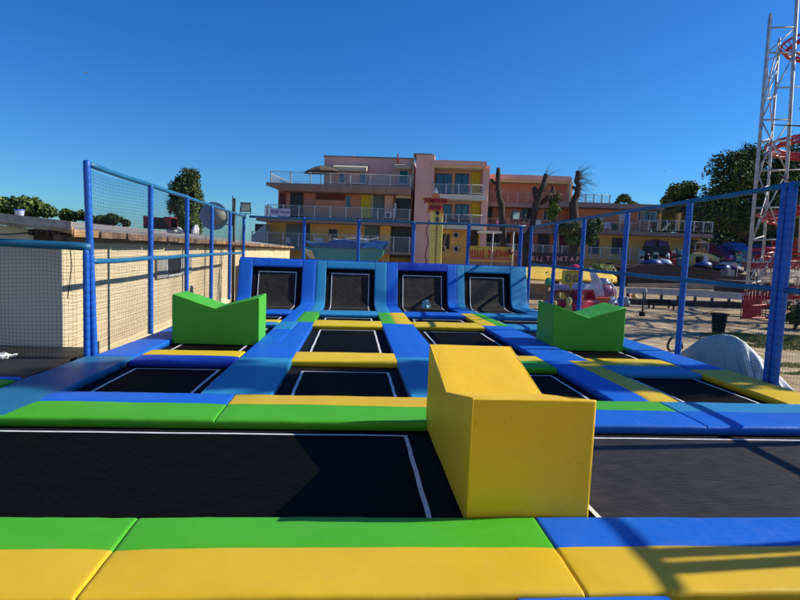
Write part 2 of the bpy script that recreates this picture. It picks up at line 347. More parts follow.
# ramp cushions: path goes flat, bends and climbs
def ramp_path(y0, ztop=1.25, extra=0):
    P = [(y0, 0), (16.66, 0)]
    cx, cz, r = 16.72, .32, .32
    for k in range(1, 8):
        a = R(-90 + 72 * k / 7); P.append((cx + r * math.cos(a) , cz + r * math.sin(a)))
    y, z = P[-1]; d = Vector((math.cos(R(72)), math.sin(R(72))))
    L = (ztop - z) / d.y; P.append((y + d.x * L, z + d.y * L)); return P
def split_path(P, t0):
    Lp, at, n = resample(P); return Lp
ramp_cush = [
 ('blue curved cushion on the left side of the leftmost slope', -3.75, -3.09, 15.3, [BLUE], ()),
 ('curved blue and teal cushion between first and second slopes', -1.63, -.83, 15.0, [BLUE, SKYB], (-1.18,)),
 ('curved teal and blue cushion between second and third slopes', .74, 1.48, 15.1, [SKYB, BLUE], (1.12,)),
 ('curved blue and teal cushion between third and fourth slopes', 3.15, 4.0, 15.2, [BLUE, SKYB], (3.6,)),
 ('teal curved cushion on the right side of the rightmost slope', 5.35, 6.0, 15.2, [SKYB], ()),
]
for i, (lab, x0, x1, y0, ms, xs) in enumerate(ramp_cush):
    pad('cushion', lab, x0, x1, ramp_path(y0), ms, xs, (), group=G_R, seed=60 + i)
heads = [('royal blue top cushion above the leftmost slope', -3.09, -1.63, BLUE), ('teal top cushion above the second slope', -.83, .74, SKYB),
         ('deep blue top cushion above the third slope', 1.48, 3.15, DBLUE), ('teal top cushion above the rightmost slope', 4.0, 5.35, SKYB)]
RP = ramp_path(15.3); ytop, ztop = RP[-1]; dR = Vector((math.cos(R(72)), math.sin(R(72))))
for i, (lab, x0, x1, m) in enumerate(heads):
    pad('cushion', lab, x0, x1, [(ytop - dR.x*.23, ztop - dR.y*.23), (ytop, ztop)], [m], group=G_R, seed=70 + i)
# top caps that lap over the back of the slopes
for i, (lab, x0, x1, m) in enumerate([('dark blue back edge cushion along the top of the left two slopes', -3.75, .95, DBLUE), ('dark teal back edge cushion along the top of the right two slopes', .95, 6.0, DBLUE)]):
    pad('cushion', lab, x0, x1, [(ytop + .03, ztop + .02), (ytop + .32, ztop - .03)], [m], group=G_R, seed=80 + i, th=.06)

# trampolines
ZM = -.075
def strip(mb, pts, w, zoff, m):
    """tape laid on a surface: pts list of (x, t) pairs along straight runs in plan; handled by caller"""
def bed(label, x0, x1, y0, y1, mm=None, cat='trampoline', group='flat trampolines', tape=(.17, .17, .20, .22), name='trampoline'):
    e = empty(name, warp((x0+x1)/2, (y0+y1)/2, ZM), 0, label=label, cat=cat, group=group)
    off = Vector(e.location)
    def W(x, y, z): return tuple(Vector(warp(x, y, z)) - off)
    def quad_sheet(xa, xb, ya, yb, z, n=10, sag=0):
        mb = MB(); vs = []
        for j in range(n + 1):
            for i in range(n + 1):
                fx, fy = i / n, j / n; s = sag * 16 * fx * (1 - fx) * fy * (1 - fy)
                vs.append(W(xa + (xb-xa)*fx, ya + (yb-ya)*fy, z - s))
        mb.add(vs, [(j*(n+1)+i, j*(n+1)+i+1, (j+1)*(n+1)+i+1, (j+1)*(n+1)+i) for j in range(n) for i in range(n)], 0, True); return mb
    mb = quad_sheet(x0 - .1, x1 + .1, y0 - .12, y1 + .12, ZM - .022); mb.build('spring_cover', BLACK, e)
    l, r, f, b = tape; xa, xb, ya, yb = x0 + l, x1 - r, y0 + f, y1 - b; w = .036
    mb = quad_sheet(xa, xb, ya, yb, ZM, 14, .008); mb.build('jump_mat', mm or MESHB, e)
    mb = MB()
    def q(a, b_, c, d):
        z = ZM + .004
        n = 12; vs = []
        for k in range(n + 1):
            t = k / n; wob = .003 * math.sin(k * 1.7 + x0)
            if (c - a) > (d - b_): vs += [W(a + (c-a)*t, b_ + wob, z), W(a + (c-a)*t, d + wob, z)]
            else: vs += [W(a + wob, b_ + (d-b_)*t, z), W(c + wob, b_ + (d-b_)*t, z)]
        mb.add(vs, [(2*k, 2*k+1, 2*k+3, 2*k+2) for k in range(n)], 0, False)
    q(xa, ya, xb, ya + w); q(xa, yb - w, xb, yb); q(xa, ya + w, xa + w, yb - w); q(xb - w, ya + w, xb, yb - w)
    mb.build('tape_border', TAPE, e); return e
bed('large black trampoline filling the left foreground, left of the yellow block', -3.55, .76, 3.54, 5.52, group='large front trampolines', tape=(.35, .17, -.25, .16))
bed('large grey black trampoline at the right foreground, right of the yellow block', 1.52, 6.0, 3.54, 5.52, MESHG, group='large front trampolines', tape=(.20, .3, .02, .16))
G_T = 'small flat trampolines in four columns'
for lab, x0, x1, c in (('first', -3.09, -1.63, 0), ('second', -.83, .74, 1), ('third', 1.48, 3.15, 2), ('fourth', 4.0, 5.35, 3)):
    d1 = {0: 'small black trampoline in the leftmost column, nearest to the green strip', 1: 'small black trampoline in the second column, between two yellow cushions nearest us',
          2: 'black trampoline partly hidden right behind the yellow block', 3: 'black trampoline beside the yellow right edge cushion near the blue posts'}[c]
    bed(d1, x0, x1, 6.5, 8.4, group=G_T, tape=(.18, .14, .1, .28))
    d2 = {0: 'black trampoline with the left green block standing on it', 1: 'black trampoline in the second column, the middle one of three',
          2: 'black trampoline in the third column beyond the yellow block top', 3: 'black trampoline with the right green block standing on it'}[c]
    bed(d2, x0, x1, 9.2, 12.5, group=G_T, tape=(.17, .17, .05, .25))
    d3 = {0: 'thin slice of black trampoline behind the left green block', 1: 'narrow trampoline before the second slope, second column',
          2: 'narrow trampoline before the third slope, third column', 3: 'narrow trampoline before the rightmost slope, left of the right green block'}[c]
    bed(d3, x0, x1, 13.25, 14.6, group=G_T, tape=(.17, .17, .05, .25))
def ramp_bed(label, x0, x1):
    P = ramp_path(15.35, 1.12); P = [(a + (.08 if z > .02 else 0), z - .075) for a, z in P]
    e = empty('sloping_trampoline', warp((x0+x1)/2, 16.6, 0), 0, label=label, cat='trampoline', group='sloping trampolines along the back')
    off = Vector(e.location); Lp, at, nrm = resample(P)
    def W(x, t, h): c = at(t) + nrm(t) * h; return tuple(Vector(warp(x, c.y, c.z)) - off)
    def sheet(xa, xb, ta, tb, h, n=26):
        mb = MB(); vs = []
        for j in range(n + 1):
            for i in (0, 1): vs.append(W(xa + (xb - xa) * i, ta + (tb - ta) * j / n, h))
        mb.add(vs, [(2*j, 2*j+1, 2*j+3, 2*j+2) for j in range(n)], 0, True); return mb
    sheet(x0 - .05, x1 + .05, 0, Lp, -.012).build('spring_cover', BLACK, e)
    i_ = .17; tb = Lp - .16
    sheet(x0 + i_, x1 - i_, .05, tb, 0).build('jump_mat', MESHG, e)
    mb = MB(); w = .027
    for (a, b, c, d) in ((x0+i_, x0+i_+w, .05, tb), (x1-i_-w, x1-i_, .05, tb), (x0+i_+w, x1-i_-w, tb-w, tb)):
        k = sheet(a, b, c, d, .004); mb.add(k.v, k.f, 0, True)
    mb.build('tape_border', TAPE, e)
    mb = MB(); k = sheet(x0 + i_ + w, x1 - i_ - w, 1.42, 1.445, .005, 2); mb.add(k.v, k.f, 0, False); mb.build('seam', mat('grey_seam', (.18, .18, .2)), e)
    return e
ramp_bed('leftmost sloping trampoline in a royal blue frame', -3.09, -1.63)
ramp_bed('second sloping trampoline from left, framed in pale teal', -.83, .74)
ramp_bed('third sloping trampoline, blue framed, with a small bright spot at its foot', 1.48, 3.15)
ramp_bed('rightmost sloping trampoline in a teal frame with diagonal shadows', 4.0, 5.35)

# crumpled pale plastic bag lying at the foot of the third slope
def crumple(name, c, s, m, n=9, seed=1, **k):
    mb = MB(); vs = []; fs = []
    for j in range(n):
        for i in range(n * 2):
            th = math.pi * j / (n - 1); ph = 2 * math.pi * i / (2 * n)
            d = Vector((math.sin(th) * math.cos(ph), math.sin(th) * math.sin(ph), math.cos(th)))
            rr = 1 + .45 * noise.noise(d * 2.3 + Vector((seed * 5, 0, 0))) + .15 * noise.noise(d * 7)
            vs.append((d.x * s[0] * rr, d.y * s[1] * rr, max(-s[2] * .6, d.z * s[2] * rr)))
    for j in range(n - 1):
        for i in range(2 * n): fs.append((j*2*n + i, j*2*n + (i+1) % (2*n), (j+1)*2*n + (i+1) % (2*n), (j+1)*2*n + i))
    mb.add(vs, fs, 0, False); o = mb.build(name, m, None, 0, c); return tag(o, **k)
p = atY(426, 302.5, 16.4)
crumple('plastic_bag', (p.x, p.y, .09), (.13, .1, .14), mat('pale_plastic', (.22, .42, .50), rough=.25), label='small crumpled pale blue bag lying at the foot of the third slope', cat='bag')

# steel frame and boards under the field, ramp backing
pf = empty('trampoline_platform', (1.1, 10, -.6), 0, label='dark steel base carrying all the trampolines and cushions', cat='platform')
def rel(mb, o): off = Vector(o.location); mb.v = [tuple(Vector(v) - off) for v in mb.v]; return mb
mb = MB(); mb.box((-3.85, -.8, -.60), (6.05, 14.8, -.2)); rel(mb, pf).build('base_box', BLACK, pf)
mb = MB()
for x0, x1 in ((-3.1, -1.4), (-1.4, .7), (.7, 2.9), (2.9, 5.5)):
    a0, b0 = Vector(warp(x0, 17, 0)), Vector(warp(x1, 17, 0))
mb = MB()
L_ = warp(-3.75, 17, 0); R_ = warp(6.0, 17, 0)
mb.hexa([(L_[0]-.02, 14.1, -.6), (R_[0]+.02, 14.8, -.6), (R_[0]+.02, R_[1]+1.0, -.6), (L_[0]-.02, L_[1]+1.0, -.6),
         (L_[0]-.02, 14.1, -.2), (R_[0]+.02, 14.8, -.2), (R_[0]+.02, R_[1]+1.0, -.2), (L_[0]-.02, L_[1]+1.0, -.2)])
rel(mb, pf).build('slope_base', BLACK, pf)
for x in XN[:1] + [-1.2, 1.1, 3.55] + XN[-1:]:
    mb = MB(); a = Vector(warp(x, 16.9, -.2)); b = Vector(warp(x, 17.42, 1.18)); c = Vector(warp(x, 17.9, -.2))
    mb.tube([a + Vector((0, .25, 0)), b], .03, 8); mb.tube([b, c], .03, 8); rel(mb, pf).build('slope_strut', STEEL, pf)
mb = MB(); mb.box((.3, -.75, -.2), (6.0, 1.65, -.09)); rel(mb, pf).build('front_deck', PLAT, pf)
mb = MB(); mb.box((-3.8, -.75, -.2), (.28, 2.55, -.09)); rel(mb, pf).build('front_deck', PLAT, pf)

# foam blocks with a V notch
def foam_block(label, x0, y0, Lx, Ly, m, axis, group=None):
    e = tag(bpy.data.objects.new('foam_block', None), label, 'foam block', 'V-notched foam blocks'); COL.objects.link(e); e.location = (x0, y0, -.07); e.empty_display_size = .2
    H, V = .84, .62
    prof = [(0, 0), (1, 0), (1, H), (.5, V), (0, H)]
    import bmesh
    bm = bmesh.new()
    L1, L2 = (Lx, Ly) if axis == 'x' else (Ly, Lx)
    a = []; b = []
    for (s_, z) in prof:
        if axis == 'x': a.append(bm.verts.new((s_*Lx, 0, z))); b.append(bm.verts.new((s_*Lx, Ly, z)))
        else: a.append(bm.verts.new((0, s_*Ly, z))); b.append(bm.verts.new((Lx, s_*Ly, z)))
    n = len(prof)
    for i in range(n): bm.faces.new((a[i], a[(i+1) % n], b[(i+1) % n], b[i]))
    bm.faces.new(a[:2] + [a[2], a[3]] + [a[4]]); bm.faces.new((b[::-1]))
    bmesh.ops.recalc_face_normals(bm, faces=bm.faces)
    bmesh.ops.bevel(bm, geom=list(bm.edges), offset=.014, segments=3, profile=.6, affect='EDGES')
    bmesh.ops.triangulate(bm, faces=[f for f in bm.faces if len(f.verts) > 4])
    bmesh.ops.subdivide_edges(bm, edges=[e_ for e_ in bm.edges if e_.calc_length() > .2], cuts=5, use_grid_fill=True)
    bmesh.ops.triangulate(bm, faces=[f for f in bm.faces if len(f.verts) > 4])
    for v in bm.verts:
        d = noise.noise(v.co * 2.6 + Vector((x0, y0, 0))); d2 = noise.noise(v.co * 7 + Vector((y0, x0, 3))); v.co += v.normal * (d * .009 + d2 * .003)
    [setattr(f, 'smooth', True) for f in bm.faces]
    me = bpy.data.meshes.new('cover'); bm.to_mesh(me); bm.free(); me.materials.append(m)
    o = bpy.data.objects.new('cover', me); COL.objects.link(o); o.parent = e
    # piping along the near and far outline
    for side in (0, 1):
        mb = MB()
        for i in range(n):
            p, q = prof[i], prof[(i+1) % n]
            if i == 0: continue
            if axis == 'x': P = [(p[0]*Lx, side*Ly, p[1]), (q[0]*Lx, side*Ly, q[1])]
            else: P = [(side*Lx, p[0]*Ly, p[1]), (side*Lx, q[0]*Ly, q[1])]
            c = Vector((Lx/2, Ly/2, .4)); P = [tuple(Vector(z_) + (c - Vector(z_)).normalized() * .011) for z_ in P]
            mb.tube(P, .0065, 6)
        mb.build('piping', m, e)
    return e
foam_block('yellow foam block standing in the centre foreground', .80, 3.55, .81, 2.05, YELB, 'y')
foam_block('bright green foam block in front of the left brick wall', -2.98, 10.03, 1.45, .82, GREENB, 'x')
foam_block('darker green foam block on the right, before the kiddie rides', 3.76, 10.32, 1.36, .95, GREENB, 'x')

# ------------------------------------------------------------------ fences
def bead_post(h, r=.05, z0=0):
    pr = [(r*.8, 0)]; z = 0
    while z < h - .11:
        pr += [(r*.95, z+.003), (r*1.0, z+.02), (r*1.02, z+.055), (r*1.0, z+.09), (r*.95, z+.107)]; z += .11
    pr += [(r*.95, z), (r*.95, h - .02), (r*.6, h)]; return pr
def post(parent, x, y, h, z0, r=.05, name='post'):
    mb = MB(); mb.lathe(bead_post(h, r), 12); o = mb.build(name, PBLUE, parent); o.location = (Vector((x, y, z0)) - parent.location); return o
def rail(parent, a, b, r=.04, m=None):
    a, b = Vector(a), Vector(b); n = max(2, int((b - a).length / .3)); pts = []
    for i in range(n + 1):
        p = a.lerp(b, i / n); p.z -= .012 * math.sin(math.pi * ((i / n * (b-a).length / 2.4) % 1)); pts.append(p - parent.location)
    mb = MB(); mb.tube(pts, [r * (1 + .05 * math.sin(i * 2.1)) for i in range(n + 1)], 10); return mb.build('rail', m or RAILT, parent)
def net(parent, a, b, z0, z1, cell=.05, r=.0018, m=None, seed=0):
    a, b = Vector(a), Vector(b); L = (b - a).length; d = (b - a) / L; nrm = Vector((-d.y, d.x, 0)); mb = MB()
    def P(s_, z):
        q = Vector((s_ * .9, z * .9, seed)); w = noise.noise(q) ; w2 = noise.noise(q + Vector((9, 4, 0)))
        return a + d * (s_ + w * .045) + nrm * (w2 * .06) + Vector((0, 0, z + w2 * .05 - .03 * math.sin(math.pi * ((s_ / 2.4) % 1)) * (z / 2.7))) - parent.location
    n = int(L / cell); sg = max(2, int((z1 - z0) / .35)); sh = max(2, int(L / .4))
    for i in range(n + 1): mb.tube([P(L * i / n, z0 + (z1 - z0) * k / sg) for k in range(sg + 1)], r, 3, caps=False)
    k = int((z1 - z0) / cell)
    for j in range(k + 1): mb.tube([P(L * i / sh, z0 + (z1 - z0) * j / k) for i in range(sh + 1)], r, 3, caps=False)
    return mb.build('net', m or NET, parent)
ZP = -.1
fl = empty('net_fence', (-3.72, 8.6, ZP), 0, label='tall blue padded net fence along the left side before the brick wall', cat='fence')
for y in (8.6, 11.2, 13.6, 15.95, 18.3, 20.6): pp_ = post(fl, -3.72 if y > 9 else -3.64, y, 2.75 - ZP + (0 if y < 9 else -.06 if y < 14 else -.13), ZP); pp_.rotation_euler = (0, -.03 if y < 9 else 0, 0)
for z in (2.70, 1.33):
    rail(fl, (-3.72, 8.66, z), (-3.72, 20.6, z - (.12 if z > 2 else 0)))
net(fl, (-3.76, 8.62, 0), (-3.76, 20.6, 0), 0.02, 2.64, .052, .0017)
fn = empty('low_net_fence', (-3.86, 8.52, ZP), 0, label='low net fence with teal top rail at the left frame edge', cat='fence')
post(fn, -3.70, 8.50, 1.50 - ZP, ZP, .043); post(fn, -6.4, 8.5, 1.56 - ZP, ZP); post(fn, -8.9, 8.5, 1.6 - ZP, ZP)
mb = MB(); mb.tube([Vector(q) - fn.location for q in ((-3.66, 8.56, 1.535), (-3.75, 8.52, 1.54), (-3.9, 8.50, 1.545), (-6.4, 8.5, 1.575), (-8.9, 8.5, 1.61), (-11.5, 8.5, 1.64))], .056, 10); mb.build('rail', RAILT, fn)
net(fn, (-11.5, 8.5, 0), (-3.85, 8.5, 0), 0.0, 1.53, .052, .0019, seed=3)
fb = empty('net_fence', (-3.6, 20.7, ZP), 0, label='blue net fence behind the slopes in front of the hotel', cat='fence')
A, B = Vector((-3.55, 20.68, 0)), Vector((5.98, 19.75, 0))
for i in range(1, 6):
    q = A.lerp(B, i / 5 * .995 if i < 5 else .985); post(fb, q.x, q.y, 2.62 - ZP, ZP, .062)
rail(fb, (A.x, A.y, 2.58), (B.x, B.y, 2.62)); net(fb, A, B, 0.0, 2.56, .10, .0016, NETG, seed=5)
rail(fb, (A.x, A.y, 1.0), (B.x, B.y, 1.0))
fr = empty('net_fence', (6.12, 7.83, ZP), 0, label='tall blue net fence along the right side with double corner post', cat='fence')
for y, h in ((19.5, 2.63), (17.1, 2.62), (15.0, 2.66), (12.6, 2.71), (10.2, 2.78), (7.86, 2.84), (7.72, 2.84), (5.4, 2.82), (3.42, 2.82), (3.27, 2.82), (.6, 2.82)):
    post(fr, 6.12, y, h - ZP + .35, ZP - .35, .055 if y > 9 else .06)
for z, z2 in ((2.80, 2.60), (1.33, 1.33)):
    rail(fr, (6.12, 7.8, z), (6.12, 19.6, z2)); rail(fr, (6.12, .6, z), (6.12, 7.78, z))
net(fr, (6.16, 7.8, 0), (6.16, 19.6, 0), -.3, 2.70, .052, .0012, NETG, seed=8)
net(fr, (6.16, 3.3, 0), (6.16, 7.8, 0), -.3, 2.74, .052, .0012, NETG, seed=9)

# ------------------------------------------------------------------ left deck, shed
mb = MB(); mb.box((-14, 1, -.6), (-3.9, 9.39, -.05)); o = mb.build('left_deck', PLAT); tag(o, kind='structure')
mb = MB(); mb.box((-4.44, 9.45, -.61), (-3.89, 44, -.585)); o = mb.build('side_walkway', PLAT); tag(o, kind='structure')
a = atZ(-30, 378, 0); b = atZ(31, 383, 0)
pad('cushion', 'shaded green cushion lying on the black matting at the left edge', -6.4, -3.84, flat(5.75, 7.0), [GREEN], (), (), group='cushions on the black matting at left', seed=91, th=.045)
pad('cushion', 'blue cushion end beside the shaded green one at the left edge', -6.4, -3.84, flat(7.02, 7.12), [BLUE], (), (), group='cushions on the black matting at left', seed=92, th=.045)
# white rope heap
mb = MB(); c = atZ(2, 357, .03); pts = []
for k in range(260):
    t = k * .31; q = Vector((t * .35, t * .2, 3)); pts.append(Vector((c.x - .1, c.y, .0)) + Vector((.30 * math.sin(t) * (.5 + .5 * noise.noise(q)), .14 * math.cos(t * 1.3) * (.6 + .4 * noise.noise(q * 2)), .05 + .05 * noise.noise(q * 3))))
mb.tube([p_ - c for p_ in pts], .009, 5); o = mb.build('rope_heap', WHITE, None, 0, c); tag(o, 'small heap of white rope on the black matting by the low net', 'rope')

XW = -4.45
sh = empty('brick_shed', (XW, 9.4, -.6), 0, label='long cream block shed with weathered wooden eaves behind the left fence', cat='shed')
def S(name, fn_, m, par=None, bevel=0):
    mb = MB(); fn_(mb); rel(mb, sh); o = mb.build(name, m, par or sh, bevel); return o
ZW = 1.86
ZE = lambda y: 1.78 - .3 * (y - 9.12) / 34.1
S('side_wall', lambda m: m.hexa([(XW-.22, 9.42, -.6), (XW, 9.42, -.6), (XW, 43, -.6), (XW-.22, 43, -.6), (XW-.22, 9.42, 1.77), (XW, 9.42, 1.75), (XW, 43, 1.45), (XW-.22, 43, 1.47)]), BRICK)
S('front_wall', lambda m: m.prism([(-12.5, -.6), (XW - .002, -.6), (XW - .002, 1.74), (-12.5, 2.3)], 9.4, 9.415), [GREYRENDER])
def roof(m):
    z_ = ZW - .13
    m.hexa([(XW + .28, 9.12, z_), (-12.5, 9.12, z_ + .62), (-12.5, 43.2, z_ + .4), (XW + .28, 43.2, z_ - .3), (XW + .28, 9.12, z_ + .05), (-12.5, 9.12, z_ + .68), (-12.5, 43.2, z_ + .46), (XW + .28, 43.2, z_ - .25)])
S('roof', roof, mat('roof_sheet', (.34, .30, .26), rough=.9, var=.35, scale=2, bump=.4))
random.seed(3)
y = 9.1
WOODL = mat('pale_wood', (.42, .25, .11), rough=.9, var=.4, scale=4, bump=.4)
while y < 42:
    L = random.uniform(.7, 1.8); dz = random.uniform(-.015, .015)
    S('eave_board', lambda m: m.box((XW + .285, y, ZE(y) - .11 + dz), (XW + .32, y + L - random.uniform(.01, .12), ZE(y) - .0)), random.choice([WOOD, WOODL, WOOD])); y += L
S('gutter_beam', lambda m: m.hexa([(XW + .02, 9.1, 1.60), (XW + .12, 9.1, 1.60), (XW + .12, 42.5, 1.3), (XW + .02, 42.5, 1.3), (XW + .02, 9.1, 1.70), (XW + .12, 9.1, 1.70), (XW + .12, 42.5, 1.4), (XW + .02, 42.5, 1.4)]), WOOD)
S('front_eave_board', lambda m: m.hexa([(-4.42, 9.08, 1.76), (-4.15, 9.08, 1.71), (-4.15, 9.12, 1.71), (-4.42, 9.12, 1.76), (-4.42, 9.08, 1.86), (-4.15, 9.08, 1.82), (-4.15, 9.12, 1.82), (-4.42, 9.12, 1.86)]), WOODL)
def bro(m):
    m.box((-4.74, 9.16, 1.60), (-4.38, 9.38, 1.77))
    for k in range(6): m.box((-4.78 + k*.08, 9.1, 1.67 + .02*(k % 3)), (-4.72 + k*.08, 9.3, 1.76))
S('broken_eave', bro, mat('dark_rotten_wood', (.06, .035, .02), rough=.95, var=.5))
S('edge_trim', lambda m: m.hexa([(XW+.29, 9.07, 1.775), (-12.5, 9.07, 2.395), (-12.5, 9.11, 2.395), (XW+.29, 9.11, 1.775), (XW+.29, 9.07, 1.90), (-12.5, 9.07, 2.53), (-12.5, 9.11, 2.53), (XW+.29, 9.11, 1.90)]), mat('grey_trim', (.40, .36, .31), rough=.9, var=.3, scale=8))
S('hanging_cable', lambda m: m.tube([(-6.0, 9.36, 1.95), (-5.75, 9.34, 1.72), (-5.5, 9.33, 1.66), (-5.2, 9.33, 1.67), (-4.9, 9.35, 1.71)], .008, 5), BLACK)
# window with open shutters
Y0 = atX(163, 265, XW).y; 
def wz(u, v): p = atX(u, v, XW); return p.y, p.z
ya, yb = wz(165, 270)[0], wz(180, 270)[0]; zt = wz(172, 256)[1]; zb = wz(172, 276)[1]
w = S('window', lambda m: [m.box((XW, ya, zb), (XW + .05, ya + .06, zt)), m.box((XW, yb - .06, zb), (XW + .05, yb, zt)), m.box((XW, ya + .06, zt - .06), (XW + .05, yb - .06, zt)), m.box((XW, ya + .06, zb), (XW + .07, yb - .06, zb + .05))], GREYW)
S('pane', lambda m: m.box((XW + .003, ya + .06, zb + .05), (XW + .02, yb - .06, zt - .06)), DARKW, w)
S('shutter', lambda m: m.box((XW + .01, yb + .02, zb), (XW + .06, yb + .9, zt - .03)), mat('grey_shutter', (.30, .29, .26), rough=.7), None)
S('shutter', lambda m: m.box((XW + .01, ya - .75, zb), (XW + .06, ya - .03, zt)), mat('grey_shutter', (.30, .29, .26), rough=.7), None)
pw = wz(232, 260)[0]
S('drain_pipe', lambda m: m.tube([(XW + .06, pw, -.6), (XW + .06, pw, 3.3)], .05, 8), STEEL)
q = wz(236, 290); S('recess_shade', lambda m: m.box((XW, q[0] - .2, -.6), (XW + .03, q[0] + 2.2, .75)), DARKW)  # dark sheet standing for the shade on the wall beside the pipe
# bare extra wall cables
for uu in (68, 205, 222):
    yy = wz(uu, 260)[0]; S('wall_cable', lambda m: m.tube([(XW + .012, yy, 1.9), (XW + .012, yy + .1, 1.2), (XW + .012, yy - .05, .7)], .006, 4), STEEL)
def on_roof(u, v, Y): p = atY(u, v, Y); return p
# things on the roof
p = on_roof(19.5, 213, 9.6); zr = 1.78 + (XW + .28 - p.x) * .0755 + .05
mb = MB(); mb.lathe([(.055, 0), (.065, .01), (.085, .15), (.09, .16)], 16); mb.lathe([(.0905, .165), (.094, .17), (.094, .185), (.088, .185)], 16, 1)
mb2 = MB(); mb2.lathe([(.0795, .09), (.0885, .15)], 16)
bk = mb.build('paint_bucket', [mat('bucket_white', (.55, .6, .75), rough=.4), mat('bucket_blue', (.03, .12, .55), rough=.4)], None, 0, (p.x, p.y, zr)); bk.scale = (.78, .78, .85)
tag(bk, 'white and blue bucket standing on the shed roof near the left edge', 'bucket')
p = on_roof(157, 229, 16)
rc = empty('roof_cart', (p.x, 16, 2.2), 0, label='low dark cart with red corners on the shed roof before the poplar', cat='cart')
a = on_roof(143, 221, 16); b = on_roof(170, 228, 16); wdt = b.x - a.x
mb = MB(); mb.box((-wdt/2, 0, 0), (wdt/2, .6, .30)); mb.build('body', mat('near_black', (.012, .012, .015)), rc)
for s_ in (-1, 1):
    mb = MB(); mb.hexa([(s_*wdt/2*.5, -.02, .22), (s_*wdt/2, -.02, .05), (s_*wdt/2, .62, .05), (s_*wdt/2*.5, .62, .22), (s_*wdt/2*.5, -.02, .32), (s_*wdt/2, -.02, .33), (s_*wdt/2, .62, .33), (s_*wdt/2*.5, .62, .32)]); mb.build('red_corner', mat('dull_red', (.22, .012, .02)), rc)
rc.location.z = atY(157, 228, 16).z - .02
# round disc behind the fence
p = atY(214, 216, 19.5)
dc = empty('round_dish', (p.x, p.y, p.z), 0, label='large round grey dish standing on the shed roof behind the net', cat='dish')
rd = 16 / 580 * 19.5 * .85
mb = MB(); n = 28; prof = [(0.001, .05), (rd*.3, .047), (rd*.6, .035), (rd*.85, .012), (rd, -.01), (rd*1.01, -.03), (rd*.97, -.03), (rd*.6, .04), (.001, .08)]
mb.lathe([(rd*.97, -.03), (rd, -.02), (rd, .02), (rd*.96, .03), (rd*.94, .015)], n, 0, False); mb.v = [(v[0], v[2], v[1]) for v in mb.v]
o = mb.build('dish', mat('dish_grey', (.17, .27, .36), rough=.5, var=.15), dc)
mb = MB(); mb.lathe([(rd*.62, 0), (rd*.62, .02)], 24); mb.v = [(v[0] + rd*.25, v[2] - .1, v[1]) for v in mb.v]; mb.build('tan_panel', mat('tan_panel', (.30, .29, .24), rough=.6), dc)
mb = MB(); mb.tube([(0, .15, -.1), (0, .2, 2.2 - p.z)], .04, 8); mb.tube([(rd*1.2, .2, .7), (rd*1.2, .2, 2.2 - p.z)], .02, 6); mb.tube([(-.3, .2, 2.25 - p.z), (rd*1.2, .2, 2.25-p.z)], .02, 6); mb.build('mast', STEEL, dc)
for i, (u, v, lab) in enumerate(((175, 231, 'white lump of sheeting on the shed roof under the poplar'), (195.5, 231, 'small white bag on the shed roof right of the second post'),)):
    p = on_roof(u, v, 17); crumple('roof_sack', (p.x, 17, p.z), (.22 if i == 0 else .1, .15, .12 if i == 0 else .17), WHITE, seed=3 + i, label=lab, cat='sack')
# floodlights
def flood(u, v, Y, w, h, yaw, label, bars, tw=1):
    p = atY(u, v, Y); e = empty('floodlight', p, yaw, label=label, cat='floodlight')
    mb = MB(); mb.hexa([(-w/2, 0, -h/2), (w/2, 0, -h/2), (w/2*.7, .14, -h/2*.7), (-w/2*.7, .14, -h/2*.7), (-w/2, 0, h/2), (w/2, 0, h/2), (w/2*.7, .14, h/2*.7), (-w/2*.7, .14, h/2*.7)]); mb.build('housing', STEEL, e)
    mb = MB(); mb.box((-w/2*.86, -.012, -h/2*.84), (w/2*.86, -.002, h/2*.84)); mb.build('lens', mat('lamp_lens', (.30, .36, .30), rough=.12, var=.4, scale=9, spec=.8), e)
    mb = MB()
    for s_ in (-1, 1): mb.tube([(s_*w/2*1.05, .05, 0), (s_*w/2*1.05, .05, -h/2 - .06)], .012, 6)
    mb.tube([(-w/2*1.05, .05, -h/2-.06), (w/2*1.05, .05, -h/2-.06)], .012, 6); mb.tube([(0, .05, -h/2 - .06), (0, .05, -h/2 - bars)], .018, 6); mb.build('bracket', STEEL, e)
    mb = MB(); mb.box((-w/2*1.1, -.06, h/2), (w/2*1.1, .1, h/2 + .015)); mb.build('visor', STEEL, e); return e
flood(245.5, 207.5, 20.5, .34, .30, R(8), 'black floodlight above the left rear fence corner', .22)
flood(516, 215.5, 20.0, .30, .30, R(20), 'floodlight with pale lens above the right rear fence corner', .28)
flood(525, 214.5, 20.2, .22, .32, R(100), 'dark floodlight seen edge on, beside the pale lens one', .28)

